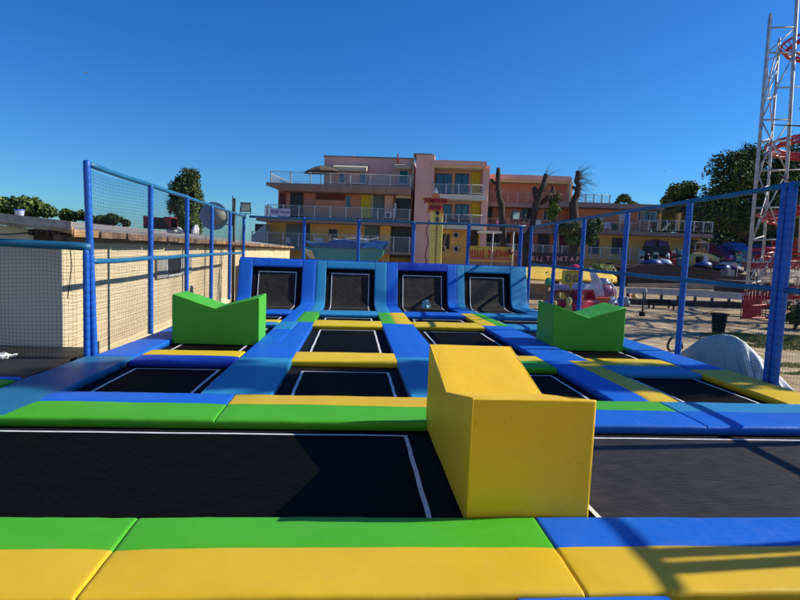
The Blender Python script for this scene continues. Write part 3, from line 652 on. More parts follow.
# ------------------------------------------------------------------ ground & surroundings
def ground_mat():
    m = bpy.data.materials.new('sand_ground'); m.use_nodes = True; nt = m.node_tree; N = nt.nodes; L = nt.links; b = N['Principled BSDF']; b.inputs['Roughness'].default_value = .95; b.inputs['Specular IOR Level'].default_value = .1
    tc = N.new('ShaderNodeTexCoord'); n1 = N.new('ShaderNodeTexNoise'); n1.inputs['Scale'].default_value = .16; n1.inputs['Detail'].default_value = 8; L.new(tc.outputs['Object'], n1.inputs[0])
    r = N.new('ShaderNodeValToRGB'); e = r.color_ramp.elements; e[0].position = .35; e[0].color = (.44, .33, .20, 1); e[1].position = .62; e[1].color = (.60, .46, .29, 1)
    L.new(n1.outputs['Fac'], r.inputs[0]); n2 = N.new('ShaderNodeTexNoise'); n2.inputs['Scale'].default_value = 2.2; n2.inputs['Detail'].default_value = 8; L.new(tc.outputs['Object'], n2.inputs[0])
    r2 = N.new('ShaderNodeValToRGB'); e = r2.color_ramp.elements; e[0].position = .38; e[0].color = (.45, .42, .38, 1); e[1].position = .6; e[1].color = (1, 1, 1, 1); L.new(n2.outputs['Fac'], r2.inputs[0])
    mx = N.new('ShaderNodeMix'); mx.data_type = 'RGBA'; mx.blend_type = 'MULTIPLY'; mx.inputs[0].default_value = .7; L.new(r.outputs[0], mx.inputs[6]); L.new(r2.outputs[0], mx.inputs[7]); L.new(mx.outputs[2], b.inputs['Base Color'])
    bp = N.new('ShaderNodeBump'); bp.inputs['Distance'].default_value = .05; bp.inputs['Strength'].default_value = .5; L.new(n2.outputs['Fac'], bp.inputs['Height']); L.new(bp.outputs[0], b.inputs['Normal']); return m
ZG = -.6
mb = MB(); n = 60; vs = []
def gx(i, a, b): return a + (b - a) * i
for j in range(n + 1):
    for i in range(n + 1):
        fx = (i / n * 2 - 1); fy = (j / n * 2 - 1)
        x = 700 * fx * abs(fx) ** 1.6; yy = 15 + 700 * fy * abs(fy) ** 1.6
        z = ZG + (.06 * noise.noise(Vector((x * .2, yy * .2, 0))) if abs(x) < 60 and abs(yy) < 80 else 0)
        vs.append((x, yy, z))
mb.add(vs, [(j*(n+1)+i, j*(n+1)+i+1, (j+1)*(n+1)+i+1, (j+1)*(n+1)+i) for j in range(n) for i in range(n)], 0, True)
tag(mb.build('ground', ground_mat()), kind='structure')
LEAFD = mat('leaf_dark', (.035, .065, .014), rough=.65, var=.4, scale=1.3, spec=.3)
LEAFM = mat('leaf_mid', (.08, .125, .022), rough=.65, var=.35, scale=1.3, spec=.3)
LEAFL = mat('leaf_light', (.18, .23, .035), rough=.65, var=.3, scale=1.3, spec=.3)
LEAFB = mat('leaf_brown', (.13, .09, .03), rough=.7, var=.3, scale=1.3)
GRASS = [mat('grass_green', (.15, .22, .04), rough=.8, var=.3), mat('grass_dry', (.20, .20, .06), rough=.8, var=.3)]
def tufts(name, cx, cy, rx, ry, nn, h, seed, label=None):
    random.seed(seed); mb = MB()
    for k in range(nn):
        a = random.uniform(0, 2*math.pi); rr = math.sqrt(random.random()); x = cx + rx*rr*math.cos(a); y = cy + ry*rr*math.sin(a)
        if noise.noise(Vector((x*.8, y*.8, seed))) < -.1: continue
        t = random.uniform(0, math.pi); w = random.uniform(.01, .03); hh = h * random.uniform(.4, 1.2); lx, ly = random.uniform(-.06, .06), random.uniform(-.06, .06)
        mb.add([(x - w*math.cos(t), y - w*math.sin(t), ZG - .04), (x + w*math.cos(t), y + w*math.sin(t), ZG - .04), (x + lx, y + ly, ZG + hh)], [(0, 1, 2)], random.randint(0, 1))
    o = mb.build(name, GRASS); return tag(o, kind='stuff', label=label)
gq = atZ(783, 342, ZG); tufts('grass', gq.x, gq.y, 2.6, 1.7, 15000, .07, 5, 'patchy short grass under the red fence at right')
gq = atZ(800, 370, ZG); tufts('grass', gq.x, gq.y, 1.5, .7, 6000, .06, 6, 'patchy short grass beyond the double blue post')
# ---- trees
def leaves(mb, blobs, nn, size, seed, mix=(.5, .35, .15), shell=.55, gapf=.0, sc=.6):
    rd_ = random.Random(seed); tot = sum(b[3]*b[4]*b[5] for b in blobs)
    for b in blobs:
        k = int(nn * b[3]*b[4]*b[5] / tot)
        for _ in range(k):
            d = Vector((rd_.gauss(0, 1), rd_.gauss(0, 1), rd_.gauss(0, 1))).normalized(); rr = (shell + (1 - shell) * rd_.random()) if rd_.random() < .75 else rd_.random()
            lump = 1 + .28 * noise.noise(d * 2.2 + Vector((seed, b[0], b[2]))) + .16 * noise.noise(d * 5 + Vector((b[0], seed, 0)))
            p = Vector((b[0] + d.x*b[3]*rr*lump, b[1] + d.y*b[4]*rr*lump, b[2] + d.z*b[5]*rr*lump))
            if noise.noise(p * sc + Vector((seed, 0, 0))) < gapf: continue
            nrm = (d + Vector((rd_.uniform(-1, 1), rd_.uniform(-1, 1), rd_.uniform(-.6, 1)))).normalized(); a = nrm.orthogonal().normalized(); a.rotate(Matrix.Rotation(rd_.uniform(0, 6.28), 3, nrm)); c = nrm.cross(a)
            s1 = size * rd_.uniform(.6, 1.35); s2 = s1 * rd_.uniform(.45, .75)
            q = rd_.random(); v = noise.noise(p * .9 + Vector((0, seed, 0))); m = 0 if q < mix[0] - v*.5 else (1 if q < mix[0] + mix[1] - v*.3 else 2)
            mb.add([p - a*s1, p - c*s2 + nrm*s1*.12, p + a*s1, p + c*s2 + nrm*s1*.12], [(0, 1, 2, 3)], m, False)
def tree(label, base, blobs, nn, size, seed, name='tree', mats=None, mix=(.5, .35, .15), gapf=-.25, tr=.18, limbs=6, group=None, sc=.6, cat='tree'):
    e = empty(name, base, 0, label=label, cat=cat, group=group); rd_ = random.Random(seed)
    bl = [(b[0]-base[0], b[1]-base[1], b[2]-base[2], b[3], b[4], b[5]) for b in blobs]
    top = max(b[2] for b in bl); cx = sum(b[0] for b in bl)/len(bl); cy = sum(b[1] for b in bl)/len(bl)
    mb = MB(); pts = [(0, 0, 0)]
    for k in range(1, 6): t = k/5; pts.append((cx*t + rd_.uniform(-.1, .1), cy*t + rd_.uniform(-.1, .1), top*t))
    mb.tube(pts, [tr * (1 - .8*k/5) for k in range(6)], 8)
    for k in range(limbs):
        b = bl[k % len(bl)]; t = rd_.uniform(.3, .7); s_ = Vector((cx*t, cy*t, top*t)); q = Vector((b[0] + rd_.uniform(-.6, .6)*b[3], b[1] + rd_.uniform(-.6, .6)*b[4], b[2] + rd_.uniform(-.3, .6)*b[5]))
        m_ = s_.lerp(q, .5) + Vector((rd_.uniform(-.2, .2), 0, .3)); mb.tube([s_, m_, q], [tr*.45, tr*.28, tr*.08], 6)
    mb.build('trunk', BARK, e)
    mb = MB(); leaves(mb, bl, nn, size, seed, mix, gapf=gapf, sc=sc); mb.build('crown', mats or [LEAFD, LEAFM, LEAFL], e); return e
def blob(u, v, Y, ru, rv, ry=None, dy=0):
    p = atY(u, v, Y + dy); k = Y / F; return (p.x, p.y, p.z, ru*k, (ry or ru*k), rv*k)
def gp(u, Y): p = atY(u, 270, Y); return (p.x, Y, ZG)
tree('columnar dark poplar rising behind the left shed', gp(188, 46), [blob(188, 218, 46, 15, 26), blob(186, 192, 46, 15, 17), blob(190, 178, 46, 10, 10), blob(176, 205, 46, 9, 14), blob(196, 205, 46, 8, 16), blob(187, 235, 46, 14, 14)], 36000, .085, 11, mix=(.45, .4, .15), gapf=-.22, sc=1.4)
tree('broad dark olive bush behind the shed roof at far left', gp(20, 30), [blob(5, 209, 30, 22, 11), blob(28, 207, 30, 20, 10), blob(-18, 208, 30, 20, 13), blob(45, 211, 30, 12, 6)], 20000, .085, 12, mix=(.3, .4, .3))
tree('small dark shrub top just right of the far left bush', gp(72, 34), [blob(67, 215, 34, 7, 6), blob(77, 214, 34, 7, 6), blob(88, 218, 34, 5, 4)], 6000, .075, 13)
tree('dark green shrub top seen through the left net', gp(108, 40), [blob(101, 221, 40, 9, 5), blob(113, 220, 40, 9, 6), blob(124, 223, 40, 6, 4)], 6000, .08, 14)
tree('big dense dark tree at the right behind the coaster tower', gp(750, 52), [blob(733, 175, 52, 27, 26), blob(752, 160, 52, 22, 18), blob(775, 190, 52, 34, 36), blob(722, 200, 52, 22, 22), blob(745, 218, 53, 40, 16), blob(800, 175, 52, 32, 38), blob(830, 210, 52, 34, 50), blob(705, 215, 53, 24, 12)], 66000, .14, 15, mix=(.5, .36, .14), tr=.4, limbs=14, gapf=-.26, sc=.62)
tree('sunlit yellowish green tree left of the big dark one', gp(686, 60), [blob(700, 212, 60, 16, 14), blob(676, 193, 60, 10, 10), blob(688, 190, 60, 11, 9), blob(700, 197, 60, 11, 12), blob(684, 212, 60, 20, 14), blob(668, 202, 60, 8, 7)], 26000, .14, 16, mix=(.2, .4, .4), gapf=-.3)
tree('small round green tree top beyond the long terrace roof', gp(624, 78), [blob(624, 200, 78, 7, 6), blob(618, 206, 78, 5, 5), blob(632, 205, 78, 6, 4)], 5000, .15, 17, mix=(.3, .5, .2))
tree('dark foliage mass behind the stalls under the terrace', gp(705, 66), [blob(690, 222, 66, 24, 14), blob(720, 230, 66, 30, 14), blob(660, 222, 66, 16, 12), blob(770, 240, 66, 40, 24), blob(700, 245, 66, 40, 18), blob(675, 215, 66, 14, 10)], 30000, .30, 18, mix=(.8, .17, .03), gapf=-.7)
tree('green climbing foliage around the middle pruned trunk', gp(580, 40), [blob(569, 228, 40, 12, 9), blob(590, 232, 40, 9, 14), blob(577, 240, 40, 12, 6), blob(598, 226, 40, 6, 8)], 11000, .085, 19, name='climbing_plant', mix=(.45, .35, .2), tr=.08, cat='plant')
tree('leafy regrowth beside the leaning pruned trunk', gp(556, 41), [blob(556, 205, 41, 6, 12), blob(552, 212, 41, 5, 8)], 3500, .07, 21, name='regrowth', mix=(.3, .4, .3), tr=.05, cat='plant')
tree('tall slim poplar outside the right frame shading the trampolines', (17.5, 9.1, ZG), [(17.5, 9.1, z, 1.5, .95, 1.7) for z in (5, 6.8, 8.6, 10.4, 12.2)], 15000, .14, 22, mix=(.4, .4, .2), gapf=-.12, sc=1.1)
# pruned trunks
def pruned(label, base, pts, r0, stubs, twigs=0, seed=1, group='pruned bare trees before the hotel', wide=False):
    e = empty('pruned_tree', base, 0, label=label, cat='tree', group=group); B0 = Vector(base); P = [Vector(p) - B0 for p in pts]; rd_ = random.Random(seed)
    N_ = 4; Q = []
    for a, b in zip(P, P[1:]):
        for k in range(N_): q = a.lerp(b, k/N_); Q.append(q + Vector((rd_.uniform(-1, 1), rd_.uniform(-1, 1), 0)) * r0 * .25)
    Q.append(P[-1]); mb = MB(); mb.tube(Q, [r0 * (1 - .5*i/len(Q)) * (1 + .18*rd_.uniform(-1, 1)) for i in range(len(Q))], 9); mb.build('trunk', BARK, e)
    for (t, dx, dz, rr) in stubs:
        s_ = Q[int(t * (len(Q) - 1))]; m2 = MB(); m2.tube([s_, s_ + Vector((dx*.6, .1, dz*.4)), s_ + Vector((dx, .15, dz))], [rr, rr*.9, rr*.75], 7); m2.build('branch', BARK, e)
    if wide:
        mt = MB()
        for k in range(46):
            s_ = Q[int(rd_.uniform(.3, 1) * (len(Q) - 1))]; a = rd_.uniform(-.2, 1.2) if k % 2 else math.pi - rd_.uniform(-.2, 1.2); L = rd_.uniform(2.0, 4.2); yy_ = rd_.uniform(-3.2, 3.2); d = Vector((math.cos(a)*L, yy_, abs(math.sin(a))*L*.8))
            b1 = s_ + d*.35 + Vector((0, rd_.uniform(-.5, .5), .3)); b2 = s_ + d*.7 + Vector((0, rd_.uniform(-.6, .6), -.1)); b3 = s_ + d
            mt.tube([s_, b1, b2, b3], [.07, .055, .04, .015], 5, caps=False)
            for j_ in range(5): t_ = rd_.random(); q_ = b1.lerp(b3, t_); mt.tube([q_, q_ + Vector((rd_.uniform(-.7, .7), rd_.uniform(-.9, .9), rd_.uniform(0, .8)))], [.022, .008], 4, caps=False)
        mt.build('branches', BARK, e)
    if twigs:
        mt = MB()
        for k in range(twigs):
            s_ = Q[int(rd_.uniform(.55, 1) * (len(Q) - 1))]; a = rd_.uniform(-.4, 1.5); L = rd_.uniform(.4, 1.25); d = Vector((math.cos(a)*L, rd_.uniform(-.5, .5), math.sin(a)*L)); mt.tube([s_, s_ + d*.5 + Vector((0, 0, .1)), s_ + d, s_ + d*1.15 + Vector((.15, 0, -.15))], [.014, .010, .006, .004], 4, caps=False)
        mt.build('twigs', BARK, e)
    return e
Yt = 40
pruned('bare pruned trunk with a forked top in front of the hotel recess', gp(505, Yt), [gp(505, Yt), atY(503, 235, Yt), atY(501, 205, Yt), atY(498, 190, Yt), atY(498.5, 168, Yt)], .26, [(.82, -.5, .35, .13), (.7, .25, .3, .12)], seed=2)
pruned('leaning bare pruned tree right of the dark floodlights', gp(525, 41), [gp(525, 41), atY(529, 235, 41), atY(536, 205, 41), atY(541, 190, 41), atY(546.5, 174, 41)], .3, [(.55, 1.1, .9, .2), (.7, -.45, .5, .16), (.85, .3, .1, .1), (.6, -.3, .9, .14)], 46, seed=3)
pruned('slim bare pole tree with ivy between two blue posts', gp(558, 42), [gp(558, 42), atY(556, 225, 42), atY(550, 200, 42), atY(553, 186, 42)], .18, [(.8, .3, .5, .1)], 8, seed=4)
pruned('thick dark pruned trunk with a fan of twigs, rising above the roof', gp(573, Yt), [gp(573, Yt), atY(574, 240, Yt), atY(574, 205, Yt), atY(578, 185, Yt), atY(577.5, 171, Yt)], .34, [(.85, .35, .5, .14), (.72, -.35, .25, .14)], 90, seed=5)
pruned('bare branching tree outside the right frame casting branch shadows', (18.5, 17.6, ZG), [(18.5, 17.6, ZG), (18.4, 17.5, 3), (18.6, 17.4, 6), (18.3, 17.5, 9.6)], .2, [(.4, -1.8, 1.7, .1), (.5, 1.4, 1.6, .09), (.6, -1.2, 1.5, .08), (.7, 1.2, 1.2, .07), (.55, -.5, 2.2, .07), (.8, -.9, .8, .05), (.45, -2.2, .6, .09), (.65, 1.8, .5, .07), (.9, -1.4, .9, .06)], 130, seed=6, group='trees beside the sand yard', wide=True)

pruned('wide bare tree farther back outside the right frame', (21.5, 21.5, ZG), [(21.5, 21.5, ZG), (21.4, 21.4, 3), (21.6, 21.4, 6), (21.3, 21.5, 9)], .22, [(.35, -2.2, 1.7, .1), (.45, 1.6, 1.9, .1), (.55, -1.7, 1.8, .09), (.6, 1.5, 1.4, .08), (.7, -1.2, 1.5, .07), (.8, -.8, 1.2, .06), (.9, .8, 1.0, .05)], 110, seed=8, group='trees beside the sand yard', wide=True)
# ------------------------------------------------------------------ hotel
AL = R(9); O0 = atY(340, 253, 52); He = Vector((math.cos(AL), -math.sin(AL), 0)); Hn = Vector((math.sin(AL), math.cos(AL), 0))
def HP(u, v, d=0):
    r_ = ray(u, v); t = ((O0 - CAM).dot(Hn) + d) / r_.dot(Hn); P = CAM + r_ * t; return ((P - O0).dot(He), d, P.z)
def hbox(mb, u0, v0, u1, v1, d, dep, m=0):
    um, vm = (u0+u1)/2, (v0+v1)/2; s0 = HP(u0, vm, d)[0]; s1 = HP(u1, vm, d)[0]; z1 = HP(um, v0, d)[2]; z0 = HP(um, v1, d)[2]
    mb.box((s0, d, z0), (s1, d + dep, z1), m); return mb
def hotel_part(root):
    def P(name, m, *boxes, par=None, label=None):
        mb = MB()
        for b in boxes: hbox(mb, *b)
        o = mb.build(name, m, par or root)
        if label: o['label'] = label
        return o
    def rail_(u0, v0, u1, v1, d, n, glass=True, par=None, m=None):
        um = (u0+u1)/2; s0 = HP(u0, v0, d)[0]; s1 = HP(u1, v0, d)[0]; zt = HP(um, v0, d)[2]; zb = HP(um, v1, d)[2]; mb = MB()
        mb.tube([(s0, d, zt), (s1, d, zt)], .028, 6)
        mb.tube([(s0, d, zb + .12), (s1, d, zb + .12)], .016, 6)
        for i in range(n + 1):
            s_ = s0 + (s1 - s0)*i/n; mb.box((s_ - .05, d - .03, zb), (s_ + .05, d + .03, zt + .05))
        if not glass:
            k = int((s1 - s0) / .16)
            for i in range(k): s_ = s0 + (s1-s0)*i/k; mb.tube([(s_, d, zb), (s_, d, zt)], .012, 4)
        o = mb.build('railing', m or GREYW, par or root)
        if glass:
            mb = MB(); mb.box((s0, d + .035, zb + .08), (s1, d + .045, zt - .04)); mb.build('glass_panel', GLASSR, o)
        return o
    def win(u0, v0, u1, v1, d, n=1, frame=None, pane=None):
        mb = MB(); s0, _, z1 = HP(u0, v0, d); s1, _, z0 = HP(u1, v1, d); f = .07
        mb.box((s0, d - .05, z0), (s0 + f, d, z1)); mb.box((s1 - f, d - .05, z0), (s1, d, z1)); mb.box((s0 + f, d - .05, z1 - f), (s1 - f, d, z1)); mb.box((s0 + f, d - .05, z0), (s1 - f, d, z0 + f))
        for i in range(1, n): s_ = s0 + (s1-s0)*i/n; mb.box((s_ - f/2, d - .05, z0 + f), (s_ + f/2, d, z1 - f))
        o = mb.build('window', frame or WHITE, root); mb = MB(); mb.box((s0 + f, d - .02, z0 + f), (s1 - f, d - .003, z1 - f)); mb.build('pane', pane or GLASS, o); return o
    return P, rail_, win
HL = (O0.x, O0.y, 0)
# --- left wing
h = empty('hotel_wing', HL, -AL, label='salmon pink three storey hotel wing on the left with wide brown terraces', cat='building')
P, RL, WN = hotel_part(h)
P('wall', SALMON, (278, 191, 412, 219, 2.2, 12)); P('ground_floor_wall', ORANGE, (266, 223, 412, 262, 2.2, 12)); P('lower_wall', ORANGE, (255, 255, 412, 284, 2.1, 12))
P('penthouse', PINK, (324, 157.5, 413, 187, 4.0, 9)); P('penthouse_coping', SLAB, (323.5, 156.6, 413.5, 157.9, 3.95, 9.1))
mb = MB(); s0, _, zt = HP(266, 184.3); s1, _, _ = HP(411, 184.3); zb = HP(340, 192)[2]; zt = HP(340, 184.5)[2]
mb.hexa([(s0 + 1.1, .25, zb), (s1, .25, zb), (s1, 12, zb), (s0 + 1.1, 12, zb), (s0, 0, zb + .38), (s1, 0, zb + .38), (s1, 12.2, zb + .38), (s0, 12.2, zb + .38)])
mb.box((s0, 0, zb + .381), (s1, 12.2, zt)); mb.build('terrace_slab', SLAB, h)
P('terrace_slab', SLAB, (256, 218.5, 411, 223.5, 0, 2.5))
RL(271, 173.5, 411, 184.3, .15, 7); RL(268, 207, 410, 218.3, .15, 9); RL(252, 234.5, 410, 249, .15, 10, True)
sr = HP(271, 178, .15)[0]; za, zb_ = HP(271, 184.3, .15)[2], HP(271, 173.5, .15)[2]
mb = MB()
for k in range(28): mb.box((sr - .02, .2 + k*.3, za), (sr + .02, .24 + k*.3, zb_))
mb.box((sr - .025, .2, zb_ - .04), (sr + .025, 8.6, zb_)); mb.build('side_railing', GREYW, h)
P('white_pillar', WHITE, (264.5, 205, 266.5, 219, .05, .3)); P('white_pillar', WHITE, (269, 206, 270.5, 219, .1, .3))
P('pink_alcove', mat('alcove_salmon', (.62, .25, .19), rough=.8), (304, 194, 315, 208, 2.12, .07))  # alcove panel in a salmon of its own
WN(345.5, 195, 351, 209, 2.2, 1, SALMON); P('ochre_panel', YSHUT, (361, 193, 371, 218, 2.05, .14)); P('yellow_post', CREAM, (371.2, 193, 373, 218, 2.02, .17)); P('shutter', GGREEN, (373.2, 193, 384, 218, 2.08, .11))
P('pink_pier', PINK, (384.5, 192, 393, 218, 1.8, .39)); P('opening', DARKW, (395, 198, 411, 218, 2.1, .09)); P('white_pier', WHITE, (394, 203, 396, 218, 1.6, .3)); P('cream_soffit', CREAM, (396, 192.2, 411, 198, 1.2, .9))
WN(339, 172, 345, 184.4, 4.0, 1); WN(361, 172, 365.5, 184.4, 4.0, 1); WN(399, 170, 408, 184.5, 4.0, 1, WHITE, mat('teal_glass', (.02, .10, .13), rough=.1))
for (u0, u1, v0, v1) in ((335, 368, 164.5, 172.8), (395.5, 412, 164, 170.5)):
    mb = MB(); a = HP(u0, v0, 4.0); b = HP(u1, v1, 4.0); mb.hexa([(a[0], 2.9, b[2]), (b[0], 2.9, b[2]), (b[0], 4.0, b[2] + .2), (a[0], 4.0, b[2] + .2), (a[0], 2.9, b[2] + .35), (b[0], 2.9, b[2] + .35), (b[0], 4.0, a[2]), (a[0], 4.0, a[2])]); mb.build('awning', CREAM, h)
P('penthouse_pier', PINK, (347, 174, 360, 184, 3.6, .4)); P('antenna', WHITE, (353, 154.2, 353.8, 157.5, 6, .1)); P('chimney_pipe', RED, (397, 153.5, 398.2, 164, 3.8, .15)); P('white_edge', CREAM, (412.2, 156, 413.6, 203, 3.0, .5))
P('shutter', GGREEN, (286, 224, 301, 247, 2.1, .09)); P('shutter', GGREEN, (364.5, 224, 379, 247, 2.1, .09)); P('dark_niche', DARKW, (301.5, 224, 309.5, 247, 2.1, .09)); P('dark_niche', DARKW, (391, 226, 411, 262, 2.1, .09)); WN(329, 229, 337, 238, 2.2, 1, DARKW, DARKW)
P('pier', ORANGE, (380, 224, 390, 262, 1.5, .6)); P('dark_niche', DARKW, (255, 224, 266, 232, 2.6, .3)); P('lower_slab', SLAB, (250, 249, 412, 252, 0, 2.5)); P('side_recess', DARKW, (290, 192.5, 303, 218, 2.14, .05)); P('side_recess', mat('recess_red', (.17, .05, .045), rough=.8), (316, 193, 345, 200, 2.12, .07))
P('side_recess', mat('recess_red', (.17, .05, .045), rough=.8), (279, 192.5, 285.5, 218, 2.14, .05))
# tilted parasol on terrace
p = HP(321, 171, 2.5); e = empty('parasol', O0 + He*p[0] + Hn*2.5 + Vector((0, 0, p[2] - O0.z)), 0, label='brown parasol on the top terrace beside the penthouse', cat='parasol')
mb = MB(); mb.lathe([(1.6, -.12), (1.55, 0), (.8, .34), (.05, .5)], 8, smooth=False); mb.v = [(v[0], v[1], v[2] + v[0]*.10) for v in mb.v]; mb.build('canopy', mat('brown_canvas', (.10, .075, .05), rough=.9, var=.3), e)
mb = MB(); mb.tube([(0, 0, .4), (0, 0, -1.3)], .03, 6); mb.build('pole', STEEL, e)
def to_mesh_text(o):
    bpy.context.view_layer.update(); dg = bpy.context.evaluated_depsgraph_get(); me = bpy.data.meshes.new_from_object(o.evaluated_get(dg)); me.name = 'lettering'
    n_ = bpy.data.objects.new('lettering', me); COL.objects.link(n_); n_.parent = o.parent; n_.location = o.location; n_.rotation_euler = o.rotation_euler; n_.scale = o.scale
    bpy.data.objects.remove(o); return n_
def htext(txt, u, v, d, size, m, root, spacing=1, name='lettering'):
    c = bpy.data.curves.new(name, 'FONT'); c.body = txt; c.size = size; c.align_x = 'CENTER'; c.align_y = 'CENTER'; c.extrude = .012; c.space_character = spacing
    o = bpy.data.objects.new(name, c); COL.objects.link(o); c.materials.append(m); o.parent = root; o.location = HP(u, v, d); o.rotation_euler = (R(90), 0, 0); return to_mesh_text(o)
e = empty('banner', HL, -AL, label='white banner with violet writing tied to the left balcony railing', cat='banner')
mb = MB(); hbox(mb, 270.5, 208.5, 290.5, 216, .06, .03); mb.build('cloth', mat('banner_white', (.55, .50, .62), rough=.8), e); htext('SURF House', 280.5, 212, .045, .34, mat('violet_ink', (.09, .06, .26)), e)
# AC units and chairs on hotel balconies
e = empty('air_conditioner', HL, -AL, label='white air conditioner on the middle balcony of the left wing', cat='air conditioner')
mb = MB(); hbox(mb, 385, 212, 391.5, 218, .6, .35); mb.build('case', WHITE, e, .01)
mb = MB(); c_ = HP(388, 215, .6); mb.lathe([(.19, 0), (.19, .02)], 16); mb.v = [(v[0] + c_[0], c_[1] - v[2], v[1] + c_[2]) for v in mb.v]; mb.build('fan_grille', DARKW, e)
for i, (u, lab) in enumerate(((302, 'left'), (317, 'middle'), (327, 'right'))): pass
def chair_at(u, v, d, label):
    p_ = HP(u, v, d); e = empty('plastic_chair', O0 + He*p_[0] + Hn*d + Vector((0, 0, p_[2] - O0.z)), random.uniform(-.5, .5), label=label, cat='chair', group='white chairs on the ground floor terrace')
    mb = MB(); mb.box((-.24, -.24, .42), (.24, .24, .46)); mb.build('seat', WHITE, e); mb = MB(); mb.hexa([(-.24, .22, .46), (.24, .22, .46), (.24, .26, .46), (-.24, .26, .46), (-.2, .34, .95), (.2, .34, .95), (.2, .37, .95), (-.2, .37, .95)]); mb.build('backrest', WHITE, e)
    for sx in (-1, 1):
        for sy_ in (-1, 1): mb = MB(); mb.tube([(sx*.22, sy_*.22, 0), (sx*.2, sy_*.2, .43)], .02, 6); mb.build('leg', WHITE, e)
chair_at(316, 248, .9, 'white terrace chair left of the blue inflatable wave'); chair_at(322, 248, .9, 'white terrace chair right of its twin near the dark wall lamp'); chair_at(366, 248, .9, 'white terrace chair behind the inflatable wave right end'); chair_at(289, 248, .9, 'white terrace chair above the shed roof end')
# glass conservatory
e = empty('conservatory', HL, -AL, label='small glass conservatory at the left end of the hotel ground floor', cat='conservatory')
mb = MB(); a = HP(252, 250, .5); b = HP(265.5, 224, .5); mb.hexa([(a[0], .5, a[2]), (b[0], .5, a[2]), (b[0], 4, a[2]), (a[0], 4, a[2]), (a[0], .5, b[2] - 1.1), (b[0], .5, b[2]), (b[0], 4, b[2]), (a[0], 4, b[2] - 1.1)]); mb.build('glazing', mat('pale_glass', (.38, .47, .50), rough=.15, var=.1), e)
mb = MB()
for t in (0, .5, 1): s_ = a[0] + (b[0] - a[0])*t; mb.tube([(s_, .46, a[2]), (s_, .46, b[2] - 1.1*(1 - t))], .03, 4)
mb.tube([(a[0], .46, b[2] - 1.1), (b[0], .46, b[2])], .03, 4); mb.build('frame', WHITE, e)
# --- tower and centre block
h = empty('hotel_tower', HL, -AL, label='plain mauve stair tower rising between the hotel wings', cat='building'); P, RL, WN = hotel_part(h)
P('wall', PINK, (413.8, 154, 432, 283, 0.6, 9)); P('coping', SLAB, (413.6, 153.4, 432.3, 154.4, .5, 9.2))
h = empty('hotel_centre', HL, -AL, label='centre hotel block with large blue windows and curved balconies', cat='building'); P, RL, WN = hotel_part(h)
P('wall', PINK, (432.3, 165, 487, 283, 2.4, 9)); P('roof_slab', PINK, (432.3, 160.5, 487, 165.5, .2, 10)); P('roof_trim', CREAM, (432.3, 165.7, 484, 168, .5, 1.6))
for (v0, v1) in ((173.5, 194), (204, 218.5)):
    WN(436, v0, 451, v1, 2.4, 2, DARKW); WN(455.5, v0, 468, v1, 2.4, 2, DARKW); P('ochre_panel', YSHUT, (471, v0 - 1.5, 480, v1, 2.3, .1))
P('balcony_slab', GREYRENDER, (433, 194.3, 487, 199.5, .3, 2.3)); RL(434, 184.5, 484, 194.2, .45, 4); P('balcony_slab', GREYRENDER, (433, 225, 484, 229, .3, 2.3)); RL(434, 214.5, 484, 225, .45, 4)
P('right_pier', PINK, (480.5, 168, 487, 283, .9, 1.6)); P('ground_floor_wall', ORANGE, (432.5, 230, 480, 283, 2.2, .25)); WN(441, 233, 450, 250, 2.2, 1, YSHUT, DARKW); P('door', mat('dark_brown_door', (.06, .035, .02)), (469, 230, 478, 250, 2.1, .09))
P('yellow_column', YSHUT, (478.3, 229.5, 482, 252, 1.2, .5)); P('dark_strip', DARKW, (439, 219, 470, 225, 2.3, .09))  # dark strip below the windows
for i, (u, v) in enumerate(((456, 235), (456, 249), (443, 249))):
    e = empty('air_conditioner', HL, -AL, label='white air conditioner on the orange ground floor wall, ' + ('upper one' if i == 0 else 'lower right one' if i == 1 else 'lower left one'), cat='air conditioner', group='air conditioners on the centre block')
    mb = MB(); hbox(mb, u - 3, v - 3, u + 3, v + 3, 1.8, .35); mb.build('case', GREYW, e, .01); c_ = HP(u, v, 1.8); mb = MB(); mb.lathe([(.19, 0), (.19, .02)], 14); mb.v = [(w_[0] + c_[0], c_[1] - w_[2], w_[1] + c_[2]) for w_ in mb.v]; mb.build('fan_grille', DARKW, e)
# --- set back block
h = empty('hotel_rear_block', HL, -AL, label='set back orange hotel block behind the pruned trunks', cat='building'); P, RL, WN = hotel_part(h)
P('wall', SALMON, (486, 181, 570, 284, 6, 9)); P('roof_slab', PINK, (484, 175, 571.5, 180, 4.2, 11)); P('roof_trim', CREAM, (485, 180.2, 570, 182.5, 4.5, 1.5)); P('end_trim', CREAM, (570, 178, 571.6, 204, 4.0, 2.2))
P('balcony_slab', SLAB, (487, 203, 570, 207.5, 4.0, 2)); RL(488, 193, 569, 203, 4.1, 8, False, m=mat('pinkish_rail', (.38, .25, .22))); P('opening', DARKW, (486, 184.5, 489.5, 202, 5.9, .1)); P('opening', DARKW, (487, 208, 492, 222, 5.9, .1))
WN(543, 210, 551, 221, 6, 2); P('opening', DARKW, (521, 208, 535, 221, 5.9, .1)); P('balcony_slab', SLAB, (486, 228, 572, 233, 3.0, 3)); RL(488, 219.5, 571, 228, 3.1, 8, False, m=mat('pinkish_rail', (.38, .25, .22)))
P('opening', DARKW, (487, 234, 510, 250, 5.85, .15)); P('opening', DARKW, (513, 235, 527, 250, 5.85, .15)); P('opening', DARKW, (538, 235, 549, 252, 5.85, .15)); P('doorway', mat('maroon_door', (.12, .03, .025)), (555, 235, 568, 254, 5.85, .15))
RL(486, 246, 640, 258, 1.5, 16, True)
